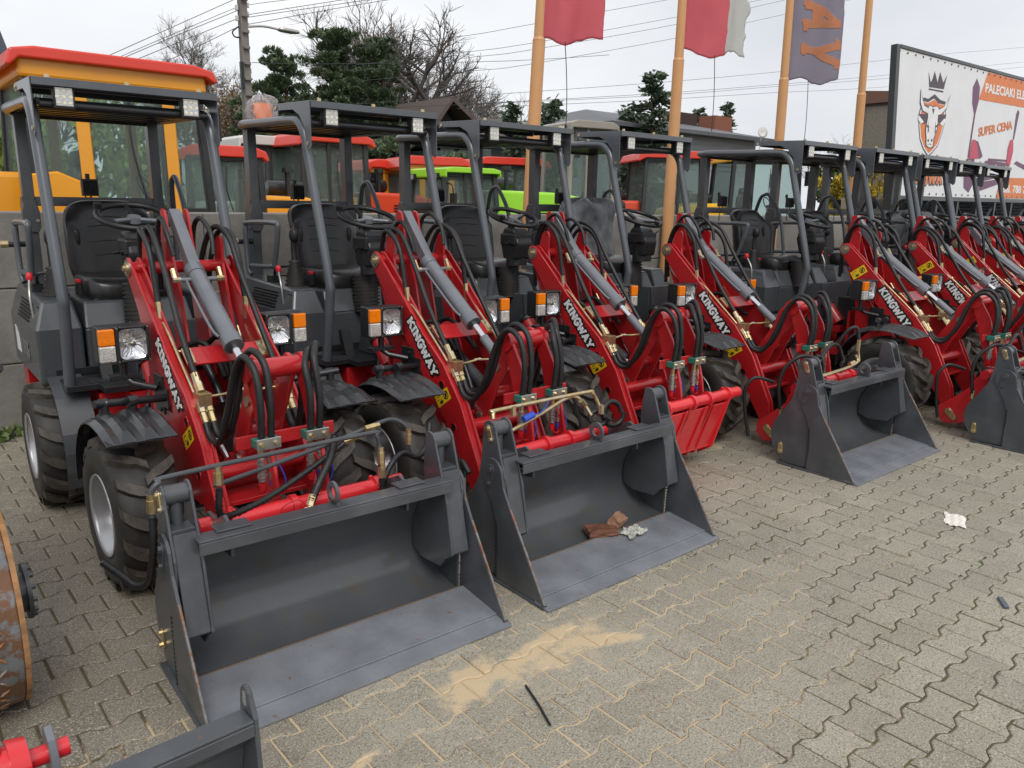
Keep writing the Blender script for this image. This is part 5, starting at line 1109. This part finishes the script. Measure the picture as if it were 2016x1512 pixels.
# ------------------------------------------------------------------ trees and shrubs
BARK=mat('bare_bark',(.125,.11,.10),.9,0,.3,4,.8,14); PBK=mat('pine_bark',(.13,.075,.05),.9,0,.3,5,.8,10)
def leafm(name,c1,c2,tr=.15):
    if name in MATS: return MATS[name]
    m=bpy.data.materials.new(name); m.use_nodes=True; t=m.node_tree; b=t.nodes['Principled BSDF']; g=t.nodes.new('ShaderNodeNewGeometry'); r=t.nodes.new('ShaderNodeMix'); r.data_type='RGBA'
    r.inputs[6].default_value=(*c1,1); r.inputs[7].default_value=(*c2,1); t.links.new(g.outputs['Random Per Island'],r.inputs[0]); t.links.new(r.outputs[2],b.inputs['Base Color']); b.inputs['Roughness'].default_value=.6
    MATS[name]=m; return m
PINE=leafm('pine_needles',(.06,.098,.055),(.15,.20,.10)); SPRU=leafm('spruce_needles',(.05,.075,.05),(.11,.15,.09)); WILW=leafm('willow_leaves',(.12,.20,.03),(.26,.34,.07)); BRN=leafm('withered_leaves',(.20,.13,.07),(.33,.24,.14)); THJ=leafm('golden_thuja',(.30,.24,.02),(.60,.45,.05)); BSH=leafm('bush_leaves',(.04,.075,.02),(.11,.15,.04))
def branch(mb,p,d,l,r,depth,rnd,spread,tips,nseg=4,upw=.12):
    P=[p.copy()]; q=p.copy(); dd=d.copy()
    for i in range(nseg):
        dd=(dd+Vector((rnd.gauss(0,.13),rnd.gauss(0,.13),rnd.gauss(0,.08)+upw*.35))).normalized(); q=q+dd*(l/nseg); P.append(q.copy())
    mb.tube(P,r,n=5 if depth>2 else 3,spline=False,r1=r*.5,caps=False); tips.append((P[-1],dd,depth))
    if depth<=0: return
    k=rnd.randint(3,4) if depth>1 else rnd.randint(4,5)
    for i in range(k):
        t=rnd.uniform(.35,1); s=P[min(nseg,int(t*nseg))]; ax=dd.orthogonal().normalized(); ax.rotate(Matrix.Rotation(rnd.uniform(0,2*PI),3,dd)); nd=(dd*math.cos(spread)+ax*math.sin(spread)*rnd.uniform(.7,1.3)).normalized()
        branch(mb,s,nd,l*rnd.uniform(.55,.78),max(r*.55,.006),depth-1,rnd,spread,tips,nseg,upw)
def bare_tree(label,base,h,seed,spread=.62,depth=5,leaves=None,nl=0,r=None,wide=1,group='bare trees behind the yard'):
    rnd=random.Random(seed); root=empty('bare_tree',base); tag(root,label,'tree',group); tr=MB(); tips=[]
    r=r or h*.02; tr.tube([(0,0,0),(rnd.gauss(0,.1),0,h*.15),(rnd.gauss(0,.15),0,h*.3)],r,n=8,r1=r*.8); tr.build('trunk',BARK,root)
    c=MB()
    for k in range(4):
        a=2*PI*k/4+rnd.uniform(-.5,.5); branch(c,Vector((rnd.gauss(0,.05),0,h*(.26+.01*k))),Vector((math.cos(a)*.42,math.sin(a)*.42,1)).normalized(),h*.33,r*.62,depth-1,rnd,spread,tips)
    k_=h/max(p[2] for p in c.v); zb_=h*.26; f_=(h-zb_)/(max(p[2] for p in c.v)-zb_); c.v=[(p[0]*f_*wide,p[1]*f_*wide,zb_+(p[2]-zb_)*f_) for p in c.v]; tips=[(Vector((p.x*f_*wide,p.y*f_*wide,zb_+(p.z-zb_)*f_)),d_,e_) for p,d_,e_ in tips]
    c.build('crown',BARK,root)
    if leaves: 
        l=MB()
        for p,dd,dp in tips:
            if dp<=1 :
                for _ in range(nl): q=p+Vector((rnd.gauss(0,.25),rnd.gauss(0,.25),rnd.gauss(0,.2))); leaf(l,q,.07,rnd)
        l.build('leaves',leaves,root)
def leaf(mb,p,s,rnd,dirn=None,asp=1.6):
    a=Vector((rnd.gauss(0,1),rnd.gauss(0,1),rnd.gauss(0,1))).normalized() if dirn is None else dirn; b=a.orthogonal().normalized(); b.rotate(Matrix.Rotation(rnd.uniform(0,6.3),3,a))
    a=a*s*asp; b=b*s*.5; mb.add([p-b*.3,p+a*.5-b,p+a,p+a*.5+b],[(0,1,2,3)])
def pine(label,base,h,w,seed,lo=.25,dens=1.0,mt=None,cone=False,group='evergreens behind the yard',ls=.17):
    rnd=random.Random(seed); root=empty('pine_tree' if not cone else 'spruce_tree',base); tag(root,label,'tree',group); t=MB(); t.tube([(0,0,0),(rnd.gauss(0,.08),0,h*.5),(rnd.gauss(0,.12),0,h*.97)],h*.018,n=7,r1=.02)
    c=MB(); n=int((26 if not cone else 60)*dens*(h/8))
    for k in range(n):
        f=lo+(1-lo)*((k+rnd.random())/n); z=h*f; a=rnd.uniform(0,2*PI)
        L=w*((1-(f-lo)/(1-lo))**.75*.95+.12) if cone else w*(.12+.85*min(1,(1.04-f)*2.0)*(.75+.25*math.sin(f*19)))*rnd.uniform(.35,1.08)
        e=Vector((math.cos(a)*L,math.sin(a)*L,z+(L*.22 if not cone else -L*.12))); s=Vector((0,0,z-L*.1))
        t.tube([s,s.lerp(e,.5)+Vector((0,0,-.05)),e],.03 if not cone else .02,n=4,r1=.008,caps=False)
        if cone:
            m=int(60+L*60)
            for _ in range(m):
                q=s.lerp(e,rnd.uniform(.1,1.02)); ww=.12+.16*L; q=q+Vector((rnd.gauss(0,ww*.6),rnd.gauss(0,ww*.6),rnd.gauss(-.05,.07))); leaf(c,q,ls*.75,rnd,(e-s).normalized()+Vector((rnd.gauss(0,.5),rnd.gauss(0,.5),rnd.gauss(-.1,.4))),1.5)
        else:
            for b_ in range(4):
                q0=s.lerp(e,rnd.uniform(.4,1.1))+Vector((rnd.gauss(0,.3),rnd.gauss(0,.3),rnd.gauss(.05,.13))); rr=rnd.uniform(.18,.36)
                for _ in range(250):
                    v=Vector((rnd.gauss(0,1),rnd.gauss(0,1),rnd.gauss(0,.6))).normalized()*rr*rnd.uniform(.3,1)**.6; v.z*=.5; leaf(c,q0+v,ls*.36,rnd,(v.normalized()+Vector((0,0,.6))).normalized(),2.4)
    t.build('trunk',PBK,root); c.build('crown',mt or (SPRU if cone else PINE),root)
def gp(px,py,Y): p=at(px,py,Y); return Vector((p.x,Y,0)),p.z
b,z=gp(372,35,38); bare_tree('rounded bare tree above the big yellow loader roof',b,z,5,.5,7,r=.13)
b,z=gp(445,145,30); bare_tree('brown withered tree with few leaves beside the utility pole',b,z,8,.7,6,leaves=BRN,nl=2,r=.16)
b,z=gp(745,2,36); bare_tree('tall bare tree left of the two large ones, behind the pines',b,z,21,.6,6,r=.24,wide=1.2)
b,z=gp(838,15,33); bare_tree('largest bare tree right of the pines, thick forked trunk',b,z,33,.66,6,r=.34,wide=1.25)
b,z=gp(905,125,37); bare_tree('medium bare tree right of the largest bare tree',b,z,13,.6,6,r=.2)
b,z=gp(968,150,39); bare_tree('small spreading bare tree above the gabled roof',b,z,44,.7,5,r=.14)
b,z=gp(60,100,40); bare_tree('faint bare tree top at the far left between roof and lamp',b,z,3,.5,5,r=.12)
b,z=gp(1650,262,40); bare_tree('low bare twiggy tree left of the outbuilding',b,z,17,.7,5,r=.1)
b,z=gp(552,112,27); pine('slender pine right of the utility pole, lowest of the pines',b,z,1.0,1,.2,1.2)
b,z=gp(510,200,26); pine('short bushy pine partly behind the utility pole',b,z,1.1,7,.1,1.1)
b,z=gp(660,72,29); pine('broad dark pine, left of the two tall ones',b,z,1.75,2,.15,1.7)
b,z=gp(748,85,28); pine('tall dark pine in front of the bare trees',b,z,1.3,3,.15,1.6)
b,z=gp(705,150,31); pine('dark pine between the broad and the tall pine',b,z,1.1,12,.1,1.3)
b,z=gp(600,200,31); pine('low dense pine filling between slender and broad pines',b,z,1.6,14,.05,1.4)
b,z=gp(780,285,17); pine('bushy young pine just behind the red roofed machines',b,z,1.0,15,.05,1.1,ls=.12)
b,z=gp(905,320,18); pine('low young pine beside the gabled house',b,z,.9,16,.05,.9,ls=.12)
for (px,py,Y,w,s,lb) in((1015,205,24,.9,4,'small spruce in front of the tiled roof, leftmost of three'),(1085,200,23,1.2,5,'small spruce right of the first flag pole'),(1290,140,22,1.5,6,'tall pointed spruce with drooping tip between two flag poles'),(1243,205,23,1.2,18,'shorter spruce left of the tall pointed spruce'),(1432,205,30,.7,9,'narrow young spruce beside the brick chimney'),(1378,212,30,.7,10,'tiny spruce top above the grey roof')):
    b,z=gp(px,py,Y); pine(lb,b,z,w,s,.08,1.0,None,True)
b,z=gp(15,170,13); 
def leafy(name,label,b,z,w,seed,mt,n,ls,cat='tree',lo=.1,drape=False):
    rnd=random.Random(seed); root=empty(name,b); tag(root,label,cat); t=MB(); t.tube([(0,0,0),(.05,0,z*.5),(0,0,z*.9)],.07,n=7,r1=.02); c=MB()
    cl=[(Vector((rnd.gauss(0,.45)*w,rnd.gauss(0,.45)*w,z*rnd.uniform(lo,.93))),rnd.uniform(.25,.5)*w) for _ in range(26)]
    for q,r in cl:
        t.tube([(0,0,max(.1,q.z*.6)),q],.02,n=4,spline=False,r1=.006,caps=False)
        for _ in range(n//26): v=Vector((rnd.gauss(0,1),rnd.gauss(0,1),rnd.gauss(0,.8))).normalized()*r*rnd.uniform(.2,1)**.5; leaf(c,q+v,ls,rnd,Vector((rnd.gauss(0,.4),rnd.gauss(0,.4),-1 if drape else 1)).normalized() if rnd.random()<.6 else None,1.9)
    t.build('stem',BARK,root); c.build('foliage',mt,root)
leafy('willow_tree','yellow green willow-like tree at the left edge behind the big yellow loader',b,z,1.3,3,WILW,16000,.07,drape=True)
for k,(px,py,Y,w) in enumerate(((1722,322,11.5,.42),(1668,345,11.0,.5))):
    b,z=gp(px,py,Y); leafy('thuja_shrub',('golden yellow conical thuja seen between canopy posts, the right one','yellow green thuja shrub seen between canopy posts, the left one')[k],b,z,w,20+k,THJ,5000,.06,'shrub',.2)
b,z=gp(1665,300,12.5); leafy('dark_shrub','dark green shrub behind the golden thujas',b,z,.8,31,BSH,6000,.08,'shrub',.15)
for k,(px,Y,w,s) in enumerate(((700,34,3.4,41),(560,34,3.0,42),(860,36,3.0,43),(1240,26,2.0,44))):
    b,z=gp(px,268,Y); leafy('hedge_bush',('dark bush mass below the broad pine','dark bush mass below the slender pine','bush mass at the foot of the largest bare tree','bush mass at the foot of the spruces')[k],b,z,w,s,BSH,14000,.16,'bush',.15)
# ------------------------------------------------------------------ small things, foreground machines
o=Vector((0,0,0))
# amber beacon in a plastic bag on the second canopy (a part of that loader)
bc=MB(); bc.use(0).cyl((-.30,.95,2.135),(-.30,.95,2.165),.075,n=20).use(1).cyl((-.30,.95,2.165),(-.30,.95,2.27),.065,.058,n=20); bo=bc.build('beacon',[BLK,mat('beacon_orange',(.95,.20,.02),.2,coat=.6)],LO[1],bevel=.008)
FILM=mat('clear_plastic_film',(.95,.95,.96),.1,0,.0,5,.8,16,trans=.9,ior=1.12,spec=.8)
CLOUD=mat('cloudy_plastic_film',(.30,.31,.33),.10,0,.6,9,1.0,11,trans=.35,ior=1.15,spec=1)
def film(name,c,sx,sy,sz,seed,parent=None,crump=.18):
    rnd=random.Random(seed); m=MB(); ph=[rnd.uniform(0,6) for _ in range(9)]
    def df(x,y,z):
        a=math.atan2(y/sy,x/sx); t=z/sz; k=1+crump*(.5*math.sin(a*5+ph[0]+t*3)+.3*math.sin(a*9+ph[1]-t*5)+.35*math.sin(a*14+ph[2]+t*7)); return (x*k,y*k,z*(1+crump*.6*math.sin(a*4+ph[3])))
    superell(m,c,sx,sy,sz,*((.7,.8) if parent else (.35,.4)),40,24,df); ob=m.build(name,FILM if parent else CLOUD,parent); s=ob.modifiers.new('t','SOLIDIFY'); s.thickness=.0008; return ob
film('plastic_wrap',(-.30,.95,2.215),.088,.085,.095,3,bo,.34)
pc=film('seat_cover',(5.076+.03,4.232+.76,1.38),.27,.13,.30,8,None,.16); tag(pc,'crumpled clear plastic bag over the seat of the fourth loader','plastic cover')
# brick pieces and rag in the second bucket
BRKM=mat('wet_brick',(.15,.06,.035),.7,0,.3,14,.8,40); BR2=mat('pale_brick',(.30,.16,.10),.75,0,.3,14,.8,40)
def rock(name,label,cat,p,s,rz,mt,rx=.1,grp=None):
    rnd=random.Random(len(name)+int(s[0]*1000)); m=MB(); m.box(-s[0]/2,s[0]/2,-s[1]/2,s[1]/2,-s[2]/2,s[2]/2)
    bm=bmesh.new(); me=m.mesh('t',mt); bm.from_mesh(me); bmesh.ops.subdivide_edges(bm,edges=bm.edges[:],cuts=3,use_grid_fill=True)
    for v in bm.verts: v.co+=Vector((rnd.gauss(0,.003),rnd.gauss(0,.003),rnd.gauss(0,.002)))
    bm.to_mesh(me); bm.free(); ob=bpy.data.objects.new(name,me); COL.objects.link(ob); ob.location=p; ob.rotation_euler=(rx,.05,rz); tag(ob,label,cat,grp); return ob
def gz(px,py,z=0): d=CF+CR*((px-W/2)/FPX)-CU*((py-H/2)/FPX); return CAM+d*((z-CAM.z)/d.z)
p=gz(1183,1045,.065); rock('brick_piece','dark wet brick fragment lying left in the second bucket','brick',p,(.15,.09,.03),-.4,BRKM)
p=gz(1215,1026,.085); rock('brick_piece','paler upright half brick behind the dark fragment in the second bucket','brick',p,(.10,.06,.06),.35,BR2,.5)
def rag(name,label,cat,p,sx,sy,mt,seed,amp=.012,rz=0,rg=.25):
    rnd=random.Random(seed); n=12; vs=[]; ph=[rnd.uniform(0,6) for _ in range(4)]
    for j in range(n+1):
        for i in range(n+1):
            u,v=i/n-.5,j/n-.5; e=1+rg*math.sin(6*math.atan2(v,u+.001)+ph[0])*(abs(u)+abs(v)); vs.append((u*sx*e,v*sy*e,amp*(math.sin(u*14+ph[1])+math.sin(v*17+ph[2])+math.sin((u+v)*23+ph[3]))*.5+amp))
    m=MB(); m.add(vs,[(j*(n+1)+i,j*(n+1)+i+1,(j+1)*(n+1)+i+1,(j+1)*(n+1)+i) for j in range(n) for i in range(n)]); ob=m.build(name,mt,None,loc=p); ob.rotation_euler=(0,0,rz); s=ob.modifiers.new('t','SOLIDIFY'); s.thickness=.0015; tag(ob,label,cat); return ob
rag('plastic_scrap','crumpled greyish plastic scrap on the floor of the second bucket','plastic scrap',gz(1248,1048,.05),.13,.09,mat('dirty_plastic',(.42,.42,.38),.3,0,.3,30),5,.009)
rag('foam_scrap','flat white scrap lying alone on the paving at right','scrap',gz(1880,1025,.0),.19,.10,mat('white_foam',(.75,.72,.66),.6),9,.004,.35,.12)
m=MB(); a=gz(1035,1350,.008); b=gz(1083,1427,.008); m.tube([a-a,(b-a)*.5+Vector((.004,.002,.0)),b-a],.0045,n=6); ob=m.build('rubber_strip',BLK,None,loc=a); tag(ob,'thin black rubber strip on the sand in front of the first bucket','strip')
p=gz(1975,1186,.008); _a,_b=gz(1966,1173,.008),gz(1984,1200,.008); m=MB().box(-.011,.011,-.045,.045,-.006,.006); ob=m.build('plastic_strip',mat('grey_strip',(.09,.11,.13),.5),None,loc=p,bevel=.002); ob.rotation_euler=(0,0,math.atan2((_b-_a).y,(_b-_a).x)-PI/2); tag(ob,'short dark grey plastic strip on the paving at the right edge','strip')
# weeds along the wall foot and in joints
rnd=random.Random(5); m=MB()
for k in range(420):
    x=rnd.uniform(-.2,1.5); y=6.22-abs(rnd.gauss(0,.10)); q=Vector((x,y,rnd.uniform(0,.06))); leaf(m,q,rnd.uniform(.02,.055),rnd,Vector((rnd.gauss(0,.6),rnd.gauss(0,.6),1)).normalized(),1.4)
WEED=leafm('weed_leaves',(.05,.10,.02),(.14,.20,.05)); ob=m.build('weeds',WEED); tag(ob,'low green weeds at the foot of the wall at left','weeds',kind='stuff')
m=MB()
for k in range(1500):
    r=rnd.randint(-2,30); x=rnd.uniform(2.5,8); y=1.417+PY*r+rnd.choice((-1,1))*A0
    if y>5.5 or math.sin(x*3.1+y*2.2)+math.sin(x*1.3-y*4.1)<.75: continue
    leaf(m,Vector((x,y+rnd.gauss(0,.004),-.002)),rnd.uniform(.006,.014),rnd,Vector((rnd.gauss(0,.8),rnd.gauss(0,.8),.8)).normalized(),1.3)
ob=m.build('moss',WEED); tag(ob,'tiny tufts of moss and grass in the paving joints','moss',kind='stuff')
# rusty roller drum at the left edge
RUS=mat('rusty_steel',(.19,.20,.21),.5,.2,.3,9,.5,40,col2=(.17,.085,.045),c2scale=11,c2pos=(.47,.54)); RUSO=mat('orange_rust',(.33,.17,.07),.8,0,.4,20,.8,60)
rr=empty('road_roller',(-.35,2.88,0)); tag(rr,'rusty checker plate roller drum of a roller cut off by the left edge','roller')
X=lambda x:x+.35
m=MB(); m.lathe([(.0,-.65),(.335,-.65),(.345,-.64),(.345,.59),(.335,.605),(.315,.608),(.31,.60),(.30,.56),(.0,.56)],(0,0,.345),(1,0,0),72)
dr=m.build('drum',RUS,rr)
m=MB(); m.ring((0,.345),.322,.3455,.597,.612,'x',n=72); m.build('drum_rim',RUSO,dr)
m=MB(); n=46
for k in range(n):
    th=2*PI*k/n
    for i in range(18):
        x=-.6+i*.067; a=th+(.5*2*PI/n if i%2 else 0); s_=1 if (i+k)%2 else -1
        c=Vector((x,.346*math.sin(a),.345+.346*math.cos(a))); tn=Vector((0,math.cos(a),-math.sin(a))); nr=Vector((0,math.sin(a),math.cos(a))); dv=(tn*s_+Vector((1,0,0))).normalized(); sv=dv.cross(nr)
        m.add([c-dv*.021,c+sv*.006+nr*.0,c+dv*.021,c-sv*.006,c+nr*.005-dv*.010,c+nr*.005+dv*.010],[(0,1,5,4),(1,2,5),(2,3,4,5),(3,0,4)])
m.build('checker_ribs',mat('worn_checker_rust',(.30,.14,.06),.8,0,.4,20,.6,60,col2=(.22,.22,.22),c2scale=9,c2pos=(.5,.6)),dr)
m=MB(); m.cyl((.56,0,.345),(.655,0,.345),.07,n=28).cyl((.655,0,.345),(.668,0,.345),.095,n=28)
for k in range(12): a=2*PI*k/12; m.bolt((.668,.080*math.cos(a),.345+.080*math.sin(a)),(1,0,0),.010,.012)
m.build('hub',GREY,rr)
m=MB(); m.prism([(-.5,1.13),(.3,1.10),(.1,1.45),(-.5,1.6)],-.2,.62,'x') if False else m.box(-.6,.655,-.24,.45,1.14,1.18); m.box(.60,.645,-.20,.40,1.10,1.42).box(-.2,-.1,-.05,.05,.345,1.14); m.build('body_panel',GREY,rr,bevel=.01)
# attachment in the lower left foreground: grey frame plate with ear, and red coupler tube behind it
fa=empty('spare_bucket',(0,0,0)); tag(fa,'grey bucket top with slotted ear cut off by the bottom edge','bucket')
A=gz(482,1400,.50); B=gz(222,1512,.50); dv=(A-B); dv.z=0; dv.normalize(); nv=Vector((0,0,1)).cross(dv)       # nv points away from the camera
if nv.y<0: nv=-nv
fa.location=(A.x,A.y,0)
ang=math.atan2(dv.y,dv.x)
fa.rotation_euler=(0,0,ang)
m=MB(); m.box(-.98,-.0,-.050,.012,.494,.502).box(-.98,-.0,-.052,-.044,.462,.4935); m.prism([(.0,.49),(.0,.30),(-.06,.18),(-.05,.05),(.1,0),(.11,.01),(-.03,.06),(-.05,.18),(.01,.30),(.012,.49)][::1],-.98,-.01,'x') if False else None
m.use(1).add([(x,-u,z) for x in(-.98,.0) for u,z in((.03,.46),(-.03,.40),(-.06,.30),(-.05,.16),(.0,.05),(.12,.0),(.12,.012),(.01,.06),(-.035,.165),(-.045,.30),(-.02,.395),(.038,.46))],[tuple([i,i+1,12+i+1,12+i][::-1]) for i in range(5)]+[tuple([i,i+1,12+i+1,12+i][::-1]) for i in range(6,11)]+[(0,11,23,12),(5,17,18,6)])
m.build('bucket_shell',[BUCK,MOLD],fa,bevel=.002)
m=MB(); e=arc((-.0,.540),.024,10,170,7); P=[(.030,.50)]+[(a,b) for a,b in e]+[(-.045,.50),(-.06,.30),(-.14,.02),(.05,.02),(.045,.30)]
m.prism([(a,b) for a,b in P],.001,.013,'x'); eo=m.build('ear_plate',BUCK,fa,bevel=.002)
MB().prism([( .008,.548),(.0,.554),(-.008,.548),(-.009,.520),(.0,.514),(.009,.520)],.0132,.0140,'x').prism([( .008,.548),(.0,.554),(-.008,.548),(-.009,.520),(.0,.514),(.009,.520)],.0002,.0008,'x').build('slot',mat('slot_light',(.25,.26,.27),.6),eo)
m=MB(); q=gz(110,1455,.50); rc=empty('spare_coupler',(q.x,q.y,0)); rc.rotation_euler=(0,0,ang); tag(rc,'bright red coupler tube with grey lug in the lower left corner','coupler')
m=MB(); m.cyl((-.8,0,.475),(-.055,0,.475),.046,n=24).cyl((-.09,0,.475),(-.055,0,.475),.058,.052,n=24).cyl((-.055,0,.475),(.022,0,.475),.021,n=16).box(-.115,-.10,-.012,.012,.51,.54).cyl((-.2,0,.475),(-.18,0,.475),.051,n=24); m.build('tube',REDB,rc,bevel=.002)
m=MB(); m.prism([(.03,.52),(.0,.54),(-.03,.52),(-.10,.30),(-.16,.0),(-.05,.0),(.0,.25),(.035,.42)],-.02,-.004,'x'); m.build('lug_plate',CYL,rc,bevel=.002)
